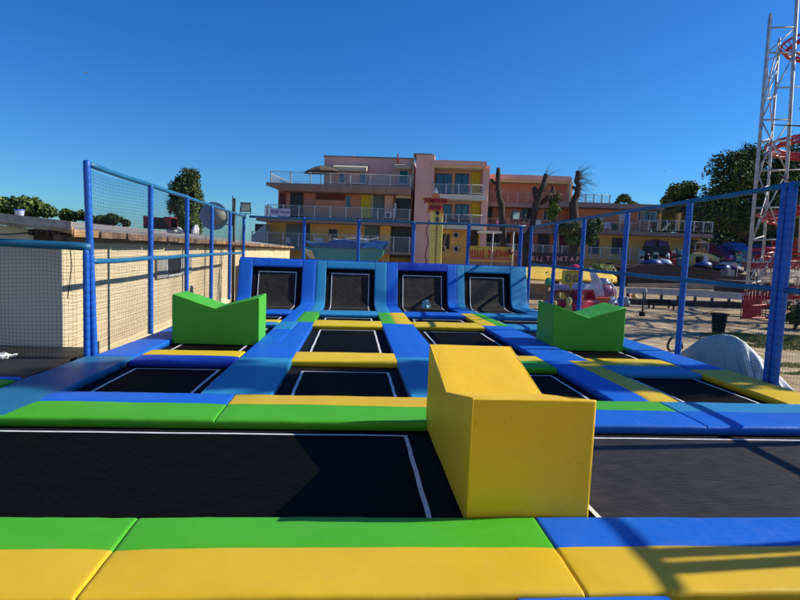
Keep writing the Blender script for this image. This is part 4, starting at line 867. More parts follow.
# --- long right wing
h = empty('hotel_long_wing', HL, -AL, label='long low hotel wing with a brown roof slab and laundry on its balcony', cat='building'); P, RL, WN = hotel_part(h)
P('wall', SALMON, (571, 208, 652, 233, 4.0, 8)); P('roof_slab', SLAB, (553, 203, 664, 208, 1.8, 11)); P('ground_floor_wall', ORANGE, (572, 236, 700, 284, 3.6, 8)); P('balcony_slab', SLAB, (571, 231.5, 714, 235.5, 1.6, 9))
RL(572, 222, 640, 231.5, 1.7, 7, False); RL(640, 221, 713, 231.5, 1.7, 8, False); RL(578, 194.5, 610, 203, 2.2, 4, True)
P('opening', DARKW, (589, 238, 599, 254, 3.5, .12)); P('opening', DARKW, (612, 238, 624, 254, 3.5, .12)); WN(638, 211, 656, 222, 4.0, 3)
P('pier', ORANGE, (659, 213, 661.5, 231, 2.5, .5)); P('pier', ORANGE, (678, 213, 680.5, 231, 2.5, .5)); P('curtain', mat('curtain', (.35, .38, .40), rough=.8), (640, 212, 643, 222, 3.8, .1))
mb = MB(); a = HP(643, 256, 3.4); b = HP(671, 240, 3.4); pts = [(a[0], a[2]), (b[0], a[2]), (b[0], b[2] - .8)]
for k in range(7): t = k/6*math.pi; pts.append(((a[0]+b[0])/2 + (b[0]-a[0])/2*math.cos(t), b[2] - .8 + .8*math.sin(t)))
mb.prism(pts, 3.42, 3.58); mb.build('arch_opening', DARKW, h)
P('purple_lamp_shade', mat('purple_cloth', (.12, .07, .30)), (646, 241, 655, 246, 3.2, .2)); P('purple_lamp_shade', mat('purple_cloth', (.12, .07, .30)), (659, 241, 668, 246, 3.2, .2))
mb = MB(); a = HP(660, 231, 1.75); b = HP(668, 223, 1.75); mb.hexa([(a[0], 1.62, a[2]), (a[0]+.25, 1.62, a[2]), (a[0]+.25, 1.68, a[2]), (a[0], 1.68, a[2]), (b[0], 1.62, b[2]), (b[0]+.25, 1.62, b[2]), (b[0]+.25, 1.68, b[2]), (b[0], 1.68, b[2])]); mb.build('brace', CREAM, h)
cl = [((602, 222, 609, 228.5), 'pale lilac towel on the long wing balcony, leftmost', (.48, .44, .62)), ((619.5, 212, 624.5, 221), 'white cloth hanging right of the lilac towel', (.5, .52, .58)), ((600, 216, 603, 222), 'small white cloth high above the lilac towel', (.55, .55, .6)),
      ((596, 223, 600, 230), 'orange cloth left of the lilac towel', (.5, .22, .08)), ((612, 224, 617, 230), 'dark green cloth on the balcony rail', (.04, .09, .06)), ((496.5, 220, 502, 224), 'pink and white cloth on the rear block balcony', (.6, .3, .42)), ((536, 220, 541, 226), 'white cloth hung behind the leaning tree', (.55, .55, .6))]
for (u0, v0, u1, v1), lab, c in cl:
    e = MB(); d = 1.58 if u0 > 570 else 2.95; a = HP(u0, v0, d); b = HP(u1, v1, d); n_ = 10; vs = []
    for j in range(2):
        for i in range(n_ + 1):
            s_ = a[0] + (b[0]-a[0])*i/n_; vs.append((s_, d + .04*math.sin(i*1.9), a[2] if j == 0 else b[2] + .05*math.sin(i)))
    vs += [(x, y_ + .02, z) for x, y_, z in vs]; k = 2*(n_+1)
    e.add(vs, [(i, i+1, i+n_+2, i+n_+1) for i in range(n_)] + [(k+i, k+i+n_+1, k+i+n_+2, k+i+1) for i in range(n_)], 0, True); o = e.build('hanging_cloth', mat('cloth_%d' % u0, c, rough=.9), None); o.location = HL; o.rotation_euler = (0, 0, -AL); tag(o, lab, 'cloth', 'laundry on the hotel balconies')
# low brick parapet between shed and hotel (far end)
# ------------------------------------------------------------------ fairground things between fence and hotel
def pbox(mb, u0, v0, u1, v1, Y, dep, m=0, o=Vector((0, 0, 0))):
    a = atY(u0, (v0+v1)/2, Y).x; b = atY(u1, (v0+v1)/2, Y).x; z1 = atY((u0+u1)/2, v0, Y).z; z0 = atY((u0+u1)/2, v1, Y).z
    mb.box((a - o.x, Y - o.y, z0 - o.z), (b - o.x, Y + dep - o.y, z1 - o.z), m); return mb
def text3(txt, p, size, m, root, ext=.02, rx=90, mirror=False, name='lettering'):
    c = bpy.data.curves.new(name, 'FONT'); c.body = txt; c.size = size; c.align_x = 'CENTER'; c.align_y = 'CENTER'; c.extrude = ext; c.offset = .012
    o = bpy.data.objects.new(name, c); COL.objects.link(o); c.materials.append(m); o.parent = root; o.location = p; o.rotation_euler = (R(rx), 0, R(180) if mirror else 0); return to_mesh_text(o)
# totem sign
p0 = Vector(gp(437, 30)); e = empty('totem_sign', p0, 0, label='yellow totem pole topped by a star with red lettering', cat='sign')
YP = mat('totem_yellow', (.80, .64, .14), rough=.5, var=.12); DR = mat('dark_red_letters', (.38, .012, .03), rough=.45)
xa = atY(430.5, 240, 30).x - p0.x; xb = atY(442.5, 240, 30).x - p0.x; zt = atY(437, 211, 30).z - p0.z
mb = MB(); mb.hexa([(xa, 0, 0), (xb, 0, 0), (xb, .4, 0), (xa, .4, 0), (xa + .0, 0, zt), (xb - .02, 0, zt), (xb - .02, .4, zt), (xa, .4, zt)]); mb.build('column', YP, e, .03)
mb = MB(); mb.box((xa + .27, -.03, .1), (xa + .33, 0, zt - .1)); mb.build('column_seam', mat('seam_brown', (.25, .18, .05)), e)
sc_ = atY(435.5, 203, 30) - p0; mb = MB(); pts = []
for k in range(10):
    a = math.pi/2 + k*math.pi/5; rr = (.72 if k % 2 == 0 else .34) * (1 if k else 1.0); pts.append((sc_.x + rr*math.cos(a)*1.1, sc_.z + rr*math.sin(a)))
pts[0] = (sc_.x, sc_.z + .78)
mb.prism(pts, -.06, .1); mb.build('star', mat('star_orange', (.66, .26, .05), rough=.5), e)
mb = MB(); mb.prism([(sc_.x - .12, sc_.z + .5), (sc_.x + .12, sc_.z + .5), (sc_.x, sc_.z + .82)], -.08, -.061); mb.build('star_tip', WHITE, e)
text3('JUMPING', (sc_.x, -.12, sc_.z + .10), .30, DR, e, .06); text3('SURF', (sc_.x, -.12, sc_.z - .26), .30, DR, e, .06)
text3('n', (xa + .3, -.03, zt - .42), .4, mat('navy_ink', (.02, .03, .09)), e, .01)
mb = MB(); mb.lathe([(.11, 0), (.11, .03)], 12); mb.v = [(v[0] + xa + .3, -v[2], v[1] + zt - .08) for v in mb.v]; mb.build('emblem', mat('navy_ink', (.02, .03, .09)), e)
mb = MB()
for s_, x_ in ((-1, xa - .05), (1, xb + .05)):
    mb.tube([(x_ + s_*(.05 + .13*math.sin(k*.62) ** 2), .1, .2 + k*.24) for k in range(16)], .03, 6)
mb.build('side_scroll', mat('scroll_brown', (.14, .07, .03)), e)
# inflatable wave pool
e0 = atY(345, 262, 27); e = empty('inflatable_wave', (e0.x, 27, ZG), 0, label='blue and turquoise inflatable boat with a wavy scaly top behind the slopes', cat='inflatable'); o_ = Vector(e.location)
def sil(pts, Y): return [((atY(u, v, Y) - o_).x, (atY(u, v, Y) - o_).z) for u, v in pts]
mb = MB(); mb.prism(sil([(305, 247), (330, 246), (360, 247), (386, 246), (383, 256), (376, 262), (360, 268), (330, 268), (314, 264), (307, 256)], 27), .05, 1.3); mb.build('hull', mat('turquoise_vinyl', (.04, .26, .30), rough=.4, var=.3, scale=1.2, col2=(.08, .32, .26)), e, .05)
mb = MB(); mb.prism(sil([(304, 240), (314, 243), (328, 242), (332, 240), (345, 239), (356, 241), (366, 243), (376, 241), (388, 241), (390, 243), (385, 250), (378, 247.5), (368, 246), (360, 249), (330, 248), (312, 247)], 27), -.05, 1.4); mb.build('wave_top', mat('wave_blue', (.03, .10, .30), rough=.4, var=.35, scale=2), e, .05)
mb = MB(); mb.prism(sil([(362, 246.5), (369, 242.5), (377, 243.5), (386, 242.5), (381, 249.5), (372, 247), (363, 249)], 27), -.12, -.06); mb.build('fin', mat('bright_blue', (.03, .22, .55), rough=.4), e, .02)
mb = MB(); mb.prism(sil([(305, 249), (312, 250), (316, 259), (311, 258), (306, 254)], 27), -.1, .04); mb.build('bow_patch', CREAM, e, .02)
mb = MB()
for k in range(24):
    q = atY(334 + k*1.9, 239.6 + .9*math.sin(k*.45), 27) - o_; mb.lathe([(.001, 0), (.035, .03), (.001, .07)], 6, 0, True, (q.x, .2, q.z))
mb.build('stud_row', WHITE, e)
mb = MB()
for u in (308, 322, 372, 382): q = atY(u, 266, 27) - o_; mb.tube([(q.x, .6, 0), (q.x, .6, q.z + .3)], .04, 6)
mb.build('support_legs', STEEL, e)
# yellow banner booth
e0 = atY(490, 262, 33); e = empty('ticket_booth', (e0.x, 33, ZG), 0, label='booth with a yellow panel of illegible red lettering behind the rightmost slope', cat='booth'); o_ = Vector(e.location)
mb = MB(); pbox(mb, 467, 246.5, 514, 261.5, 33, .06, 0, o_); mb.build('panel', mat('panel_yellow', (.60, .42, .05), rough=.5, var=.25, scale=2), e)
mb = MB(); pbox(mb, 466, 262, 515, 270, 33.02, .3, 0, o_); mb.build('skirt', mat('skirt_tan', (.30, .20, .13), rough=.8, var=.3), e)
mb = MB(); rd_ = random.Random(4)
for k in range(15):
    u = 469 + k*2.75; 
    if 483 < u < 487: continue
    pbox(mb, u, 250.2 + rd_.uniform(-1, 1.2), u + 1.2, 257.5, 32.95, .05, 0, o_)
    if k % 2: pbox(mb, u + 1.2, 250.5 + rd_.uniform(0, 5), u + 2.1, 251.8 + rd_.uniform(0, 5), 32.955, .04, 0, o_)
mb.build('letter_strokes', mat('letter_red', (.55, .04, .04)), e)
mb = MB(); pbox(mb, 468, 258, 511, 259.6, 32.94, .03, 0, o_); mb.build('pink_band', mat('pink_band', (.5, .10, .14)), e)
mb = MB(); c_ = atY(510.5, 252, 32.9) - o_; mb.lathe([(.17, 0), (.17, .04)], 14); mb.v = [(v[0] + c_.x, c_.y - v[2], v[1] + c_.z) for v in mb.v]; mb.build('round_emblem', mat('emblem_maroon', (.10, .02, .03)), e)
for u in (467, 492.5, 513): mb = MB(); q = atY(u, 240, 33) - o_; mb.tube([(q.x, -.05, 0), (q.x, -.05, atY(u, 232 if u > 480 else 244, 33).z - ZG)], .035, 6); mb.build('pole', GREYW, e)
mb = MB(); pbox(mb, 483, 231, 502, 232.8, 33.5, 1.6, 0, o_); mb.build('shade_bar', WHITE, e)
# letter sign
e0 = atY(558, 260, 34); e = empty('letter_sign', (e0.x, 34, ZG), 0, label='dark sign board with pale red spaced letters seen between the blue posts', cat='sign'); o_ = Vector(e.location)
mb = MB(); pbox(mb, 528, 253, 584, 265, 34.1, .08, 0, o_); mb.build('board', mat('board_dark', (.035, .022, .022)), e)
for i, (ch, u) in enumerate(zip('ELJETUNITAP', (533, 537.5, 541.5, 0, 548, 554, 559, 562, 566, 572, 577.5))):
    if u: q = atY(u, 258.5 + (u-533)*.015, 34.05) - o_; text3(ch, (q.x, q.y, q.z), .36, mat('letter_pale', (.55, .30, .30)), e)
for u in (530, 582): mb = MB(); q = atY(u, 260, 34.2) - o_; mb.tube([(q.x, .25, 0), (q.x, .25, q.z)], .05, 6); mb.build('post', STEEL, e)
# yellow awning stall
e0 = atY(572, 270, 29); e = empty('yellow_canopy', (e0.x, 29, ZG), 0, label='long low yellow canopy stall behind the kiddie rides', cat='canopy'); o_ = Vector(e.location)
def canopy(mb, us, Yf, dep):
    N_ = len(us); vs = []
    for (u, vt, vb) in us:
        f = atY(u, vb, Yf) - o_; t = atY(u, vt, Yf + dep) - o_; vs += [tuple(f), tuple(f.lerp(t, .5) + Vector((0, 0, .06))), tuple(t), (t.x, t.y, t.z - .08), (f.x, f.y + .05, f.z - .08)]
    fs = []
    for i in range(N_ - 1):
        for k in range(5): fs.append((i*5+k, i*5+(k+1) % 5, (i+1)*5+(k+1) % 5, (i+1)*5+k))
    fs += [tuple(range(5)), tuple((N_-1)*5 + k for k in range(4, -1, -1))]; mb.add(vs, fs, 0, False)
mb = MB(); canopy(mb, [(522, 268, 276), (530, 266.5, 278.5), (545, 267, 279.5), (560, 268, 279), (580, 268.5, 279.5), (600, 271, 281), (612, 274, 282), (617, 277, 282)], 28.2, 2.2); mb.build('cloth', mat('canopy_yellow', (.78, .50, .05), rough=.7, var=.15), e)
for u in (526, 548, 570, 592, 612): mb = MB(); q = atY(u, 279, 28.4) - o_; mb.tube([(q.x, q.y, 0), (q.x, q.y, q.z)], .035, 6); mb.build('pole', WOOD, e)
mb = MB(); pbox(mb, 528, 284, 560, 300, 29.5, .1, 0, o_); mb.build('back_cloth', mat('back_cloth', (.42, .30, .16), var=.4), e)
# kiddie rides
def ride_car(label, u, Y, body, accent, roofc, sc=1.0, rz=0):
    p = gp(u, Y); e = empty('kiddie_ride', p, rz, label=label, cat='kiddie ride', group='coin operated kiddie rides'); k = sc
    mb = MB(); mb.lathe([(.5, 0), (.55, .06), (.5, .14), (.3, .2)], 16, c=(0, 0, 0)); mb.build('base', mat('ride_base', (.12, .11, .12)), e)
    mb = MB(); prof = [(-.75, .25), (.75, .25), (.82, .5), (.6, .72), (.2, .78), (-.5, .8), (-.8, .6)]; mb.prism([(a*k, b*k) for a, b in prof], -.34*k, .34*k); mb.build('body', body, e, .08)
    mb = MB(); mb.prism([(a*k, b*k) for a, b in [(-.55, .78), (-.42, 1.2), (.2, 1.22), (.42, .78), (.32, .78), (.14, 1.12), (-.36, 1.1), (-.45, .78)]], -.3*k, .3*k); mb.build('window_frame', accent, e, .03)
    mb = MB(); mb.prism([(a*k, b*k) for a, b in [(-.5, 1.18), (-.3, 1.42), (.1, 1.42), (.3, 1.18)]], -.34*k, .34*k); mb.build('roof', roofc, e, .06)
    for sx in (-1, 1):
        mb = MB(); mb.lathe([(.16, 0), (.16, .1)], 14); mb.v = [(v[0]*k + sx*.45*k, -(v[2]*k) - .34*k, v[1]*k + .26*k) for v in mb.v]; mb.build('wheel', mat('tyre', (.02, .02, .02)), e)
    for sx in (-1, 1): mb = MB(); mb.lathe([(.001, 0), (.07, .02), (.001, .05)], 10); mb.v = [(v[0] + .81*k, sx*.2*k + v[1], v[2] + .5*k) for v in mb.v]; mb.build('headlight', WHITE, e)
    return e
REDF = mat('ride_red', (.50, .02, .06), rough=.3, coat=.4); PINKF = mat('ride_pink', (.60, .035, .08), rough=.3, coat=.4); LILAC = mat('ride_lilac', (.30, .24, .45), rough=.4); PALE = mat('ride_pale', (.50, .56, .66), rough=.3); NAVYF = mat('ride_navy', (.03, .08, .30), rough=.4)
ride_car('dark red kiddie ride with arched cab and lilac roof, left one', 564, 20.6, REDF, mat('ride_maroon', (.20, .02, .05), rough=.4), LILAC, .85)
ride_car('bright pink red kiddie ride with pale dome roof, centre one', 586, 20.5, PINKF, REDF, PALE, .9, R(25))
# sail-like striped horn ride piece and central figure kiosk
e0 = gp(574, 22.2); e = empty('toy_kiosk', e0, 0, label='toy kiosk with a yellow panel and pink rounded cap above the rides', cat='kiosk')
z1 = atY(576, 268, 22.2).z - ZG
mb = MB(); mb.box((-.34, 0, .2), (.34, .4, z1 - .12)); mb.build('cabinet', mat('kiosk_yellow', (.62, .50, .04), rough=.4), e, .04)
mb = MB(); mb.lathe([(.3, 0), (.27, .1), (.17, .2), (.03, .25)], 12, c=(.12, .2, z1 - .1)); mb.build('cap', PINKF, e)
mb = MB()
for s_ in (-1, 1):
    cc = Vector((s_*.16 - .05, -.02, z1 - .42)); mb.tube([cc + Vector((.1*math.cos(k*math.pi/5), 0, .14*math.sin(k*math.pi/5))) for k in range(10)], .018, 5, closed=True)
mb.build('ring_ornament', NAVYF, e)
e = empty('toy_tree', gp(548, 23.5), 0, label='green and yellow leafy toy ride left of the red one', cat='kiddie ride')
mb = MB(); mb.tube([(0, 0, 0), (.05, 0, .9)], [.16, .10], 8); mb.build('trunk', mat('toy_brown', (.32, .18, .06)), e)
mb = MB(); leaves(mb, [(0, 0, 1.15, .38, .3, .38), (-.2, 0, .95, .25, .25, .25), (.3, 0, .75, .2, .2, .2)], 700, .06, 33); mb.build('foliage', [mat('toy_green', (.05, .28, .06)), mat('toy_olive', (.16, .26, .04)), mat('toy_yellow', (.45, .42, .05))], e)
e = crumple('glossy_ball', Vector(gp(549.5, 23)) + Vector((0, 0, 1.15)), (.15, .15, .17), mat('glossy_green', (.03, .35, .15), rough=.15), seed=8, label='shiny green ball on the leafy toy ride', cat='ball')
p = gp(603, 22.5); e = empty('kiddie_ride', p, 0, label='round silver capped purple kiddie ride right of the red ones', cat='kiddie ride', group='coin operated kiddie rides'); z1 = atY(603, 278, 22.5).z - ZG
mb = MB(); mb.lathe([(.62, .1), (.66, .2), (.62, z1*.42), (.5, z1*.45)], 18); mb.build('base', mat('ride_blue_base', (.12, .30, .52), rough=.35, var=.5, scale=6), e)
mb = MB(); mb.lathe([(.40, z1*.44), (.54, z1*.55), (.56, z1*.66), (.46, z1*.8), (.3, z1*.87)], 18); mb.build('body', mat('ride_purple', (.30, .10, .20), rough=.3, var=.35, scale=4), e)
mb = MB(); mb.lathe([(.38, z1*.84), (.36, z1*.90), (.24, z1*.93), (.24, z1*.98), (.16, z1)], 16); mb.build('cap', mat('tank_silver', (.5, .52, .58), rough=.3, metal=.3), e)
for a_ in range(5): mb = MB(); c_, s_ = math.cos(a_*1.257 + .3), math.sin(a_*1.257 + .3); mb.tube([(c_*.64, s_*.64, z1*.4), (c_*.62, s_*.62, z1*.7), (c_*.38, s_*.38, z1*.88)], .03, 6); mb.build('hoop', WHITE, e)
e = empty('sail_ride', gp(592, 21.8), 0, label='small sail shaped pale blue and white ride piece beside the red car', cat='kiddie ride'); mb = MB(); mb.prism([(-.3, .7), (.55, .75), (.42, 1.25), (.1, 1.75), (-.12, 1.85), (.02, 1.3)], -.06, .06); mb.build('sail', mat('sail_white', (.55, .62, .72), rough=.4, var=.4, scale=5), e, .02); mb = MB(); mb.tube([(0, 0, 0), (0, 0, 1.0)], .05, 8); mb.build('mast', STEEL, e); mb = MB(); mb.hexa([(-.5, -.25, .25), (.6, -.25, .25), (.6, .25, .25), (-.5, .25, .25), (-.6, -.3, .72), (.75, -.3, .72), (.75, .3, .72), (-.6, .3, .72)]); mb.build('hull', mat('ride_orange', (.62, .12, .03), rough=.4), e, .05)
for u, vv, c, lab in ((556, 300, (.62, .50, .12), 'small yellow toy figure left of the arched red ride'), (571, 297, (.62, .55, .15), 'small yellow figure standing inside the arched red ride'), (581, 300, (.03, .06, .34), 'small navy toy figure before the centre red ride'), (614, 300, (.55, .50, .46), 'small cream toy figure right of the purple ride'), (619, 303, (.45, .16, .18), 'small dusty pink toy figure near the blue post')):
    q = gp(u, 20.0); zz = atY(u, vv, 20.0).z - ZG; mb = MB(); mb.lathe([(.09, 0), (.15, zz*.15), (.13, zz*.55), (.07, zz*.68), (.12, zz*.8), (.10, zz*.95), (.02, zz)], 12); o = mb.build('toy_figure', mat('toyfig_%d' % u, c, rough=.4, var=.3, scale=6), None, 0, q); tag(o, lab, 'toy figure')
# white post lamp at sand (right of green block)
p = atZ(642, 316, ZG); e = empty('post_lamp', p, 0, label='short post with a small pale lamp head on the sand', cat='lamp')
z1 = atY(642, 290, p.y).z - ZG; mb = MB(); mb.tube([(0, 0, .15), (0, 0, z1)], .035, 8); mb.build('pole', STEEL, e); mb = MB(); mb.lathe([(.12, 0), (.12, .15), (.05, .17)], 10); mb.build('foot', BLACK, e); mb = MB(); mb.lathe([(.03, 0), (.08, .05), (.075, .12), (.02, .17)], 10, c=(.05, 0, z1 - .12)); mb.build('lamp_head', GREYW, e)
# palm-like plant
e = empty('palm', gp(599, 38), 0, label='low palm with arching yellow green fronds behind the canopy', cat='plant'); zc = atY(599, 266, 38).z - ZG
mb = MB(); mb.tube([(0, 0, 0), (0, 0, zc)], .12, 8); mb.build('trunk', BARK, e); mb = MB(); rd_ = random.Random(9)
for k in range(26):
    a = rd_.uniform(0, 6.28); L = rd_.uniform(.7, 1.3); pts = [Vector((math.cos(a)*L*t, math.sin(a)*L*t, zc + .7*t - 1.0*t*t*rd_.uniform(.7, 1.1))) for t in (0, .25, .5, .75, 1)]; sd = Vector((-math.sin(a), math.cos(a), 0))
    for j in range(4):
        for s_ in (-1, 1):
            for f in (0, .5):
                q = pts[j].lerp(pts[j+1], f); mb.add([q, q + (pts[j+1]-pts[j])*.35, q + sd*s_*.22 + (pts[j+1]-pts[j])*.5 - Vector((0, 0, .08))], [(0, 1, 2)], rd_.randint(0, 1))
mb.build('fronds', [LEAFM, LEAFL], e)
# bumper platform, stalls
e0 = gp(690, 44); e = empty('ride_platform', e0, 0, label='long dark brown ride platform behind the metal guard rail', cat='platform'); o_ = Vector(e0)
mb = MB(); pts = [(628, 288), (628, 268), (640, 265), (665, 264.5), (690, 266), (715, 270), (742, 274), (760, 277), (760, 288)]
P2 = [((atY(u, v, 44) - o_).x, (atY(u, v, 44) - o_).z) for u, v in pts]; mb.prism(P2, 0, 6); mb.build('deck', mat('deck_brown', (.045, .022, .016), rough=.7, var=.4), e)
mb = MB(); P2 = [((atY(u, v, 43.6) - o_).x, (atY(u, v, 43.6) - o_).z) for u, v in [(628, 287), (628, 283.5), (690, 283.5), (745, 287), (745, 291), (690, 288)]]; mb.prism(P2, -.4, -.05); mb.build('sunlit_sand_strip', mat('sunlit_sand_tan', (.34, .25, .17), var=.2), e)  # tan strip standing in for sand in the sun, not part of the deck
def bumper(label, u, v, Y, c):
    p = atY(u, v, Y); e = empty('bumper_car', p, random.uniform(-1, 1), label=label, cat='bumper car', group='bumper cars on the ride platform')
    mb = MB(); mb.lathe([(.6, 0), (.72, .1), (.72, .25), (.55, .32)], 14, sx=1.25); mb.build('bumper', BLACK, e); mb = MB(); mb.lathe([(.6, .2), (.62, .35), (.45, .6), (.15, .66)], 14, sx=1.2); mb.build('body', c, e); mb = MB(); mb.box((-.6, -.25, .5), (-.35, .25, 1.0)); mb.build('seat', BLACK, e, .04)
bumper('small navy bumper car at the left end of the ride platform', 652, 267, 45, NAVYF); bumper('small pale bumper car under the arch', 662, 267, 45.5, PALE); bumper('dark blue bumper car under the yellow arch', 703, 269, 45, NAVYF); bumper('navy bumper car right of the yellow arch', 722, 272, 45, NAVYF); bumper('violet bumper car between the arch and tower', 732, 273, 46, mat('ride_violet', (.10, .03, .14)))
e0 = gp(700, 47); e = empty('yellow_arch', e0, 0, label='curved pale yellow arch standing on the ride platform', cat='arch'); o_ = Vector(e0)
mb = MB(); A_ = [(691, 266), (693, 259), (699, 256), (707, 256), (713, 260), (727, 264), (725, 261), (712, 254.5), (702, 252.5), (695, 253.5), (690.5, 258), (689, 266)]
mb.prism([((atY(u, v, 47) - o_).x, (atY(u, v, 47) - o_).z) for u, v in A_], 0, .5); mb.build('arch', mat('arch_yellow', (.62, .48, .18), rough=.5), e)
mb = MB(); pbox(mb, 704, 256, 709, 267, 46.8, .15, 0, o_); mb.build('grey_panel', GREYRENDER, e); mb = MB(); pbox(mb, 704, 255, 706, 264, 46.7, .05, 0, o_); mb.build('white_edge', WHITE, e)
def stall(label, u0, v0, u1, v1, Y, c, c2, roof=True):
    e0 = gp((u0+u1)/2, Y); e = empty('market_stall', e0, 0, label=label, cat='stall', group='colourful stalls under the trees'); o_ = Vector(e0)
    mb = MB(); pbox(mb, u0, v0 + (v1-v0)*.35, u1, v1, Y + .5, 1.6, 0, o_); mb.build('booth', c2, e)
    mb = MB(); a = atY(u0 - 1, v0, Y) - o_; b = atY(u1 + 1, v0 + (v1-v0)*.4, Y) - o_; mb.hexa([(a.x, -.4, b.z - .1), (b.x, -.4, b.z - .1), (b.x, 2.3, b.z - .1), (a.x, 2.3, b.z - .1), (a.x + .2, .6, a.z), (b.x - .2, .6, a.z), (b.x - .2, 1.8, a.z), (a.x + .2, 1.8, a.z)]); mb.build('roof', c, e)
    mb = MB(); rd_ = random.Random(u0)
    for k in range(9):
        uu = rd_.uniform(u0, u1 - 1.5); vv = rd_.uniform(v0 + (v1-v0)*.45, v1 - 2); pbox(mb, uu, vv, uu + rd_.uniform(1, 3), vv + rd_.uniform(1, 2.5), Y + .3 + k*.01, .1, k % 3, o_)
    mb.build('goods', [mat('goods_a', (.45, .15, .35)), mat('goods_b', (.10, .30, .25)), mat('goods_c', (.5, .42, .2))], e)
CM = lambda n_, c: mat(n_, c, rough=.6, var=.3, scale=1.5)
stall('stall with a pale orange lettered roof left of the red one', 691, 239, 706, 254, 50, CM('st_pale', (.40, .26, .20)), CM('st_grn', (.10, .10, .09)))
stall('dark red roofed stall under the trees', 707, 243, 719, 268, 50.5, CM('st_red', (.22, .02, .025)), CM('st_plum', (.10, .02, .09)))
stall('purple stall with pink goods between red and blue stalls', 719.5, 245, 734, 268, 50.8, CM('st_purple', (.13, .05, .15)), CM('st_mag', (.22, .05, .16)))
stall('bright blue roofed stall left of the white tower legs', 735, 242, 748, 262, 50, CM('st_blue', (.03, .13, .40)), CM('st_cyan', (.06, .22, .38)))
stall('dark blue stall behind the white tower', 750, 244, 775, 268, 50.4, CM('st_navy', (.04, .05, .16)), CM('st_grey', (.12, .10, .13)))
stall('green and white fronted stall beside the ground floor arch', 672, 246, 682, 266, 52, CM('st_green', (.05, .16, .11)), CM('st_wine', (.2, .06, .07)))
stall('stall counter with green and white goods inside the arch', 648, 248, 666, 266, 51, CM('st_dark', (.06, .03, .08)), CM('st_mix', (.12, .10, .10)))
# standing person in pale clothes between post and arch
def person(label, u, v0, v1, Y, top, trou, skin=(.35, .19, .12)):
    f = atY(u, v1, Y); hgt = atY(u, v0, Y).z - f.z; k = hgt/1.75; e = empty('person', f, 0, label=label, cat='person')
    bm = bpy.data.meshes.new('body'); J = [(0, 0, .95, .14), (0, 0, 1.2, .15), (0, 0, 1.42, .13), (0, 0, 1.5, .055), (0, 0, 1.62, .095), (0, -.01, 1.72, .07), (.1, 0, .9, .1), (.1, 0, .5, .065), (.1, 0, .08, .045), (.1, -.12, .04, .04), (-.1, 0, .9, .1), (-.1, .05, .5, .065), (-.1, .08, .08, .045), (-.1, -.04, .04, .04),
         (.2, 0, 1.4, .055), (.26, 0, 1.12, .045), (.22, -.15, .92, .035), (-.2, 0, 1.4, .055), (-.27, 0, 1.12, .045), (-.25, -.1, .9, .035)]
    E_ = [(0, 1), (1, 2), (2, 3), (3, 4), (4, 5), (0, 6), (6, 7), (7, 8), (8, 9), (0, 10), (10, 11), (11, 12), (12, 13), (2, 14), (14, 15), (15, 16), (2, 17), (17, 18), (18, 19)]
    bm.from_pydata([(a*k, b*k, c*k) for a, b, c, _ in J], E_, []); o = bpy.data.objects.new('body', bm); COL.objects.link(o); o.parent = e
    md = o.modifiers.new('skin', 'SKIN'); sv = bm.skin_vertices[0].data
    for i, j in enumerate(J): sv[i].radius = (j[3]*k, j[3]*k*.8)
    sv[0].use_root = True; md.use_smooth_shade = True; s2 = o.modifiers.new('sub', 'SUBSURF'); s2.levels = 1; s2.render_levels = 1
    m = bpy.data.materials.new('person_cloth'); m.use_nodes = True; N = m.node_tree.nodes; L = m.node_tree.links; tc = N.new('ShaderNodeTexCoord'); sp = N.new('ShaderNodeSeparateXYZ'); L.new(tc.outputs['Object'], sp.inputs[0])
    r = N.new('ShaderNodeValToRGB'); r.color_ramp.interpolation = 'CONSTANT'; dv = N.new('ShaderNodeMath'); dv.operation = 'DIVIDE'; dv.inputs[1].default_value = 1.8*k; L.new(sp.outputs[2], dv.inputs[0]); L.new(dv.outputs[0], r.inputs[0])
    el = r.color_ramp.elements; el[0].color = (*trou, 1); el[0].position = 0; el[1].position = .53; el[1].color = (*top, 1); x = el.new(.82); x.color = (*skin, 1); x = el.new(.93); x.color = (.02, .015, .01, 1)
    L.new(r.outputs[0], N['Principled BSDF'].inputs['Base Color']); bm.materials.append(m); return e
person('distant standing person in a pale cyan shirt beside the blue fence post', 683, 246, 265.5, 46, (.35, .5, .5), (.08, .08, .1))
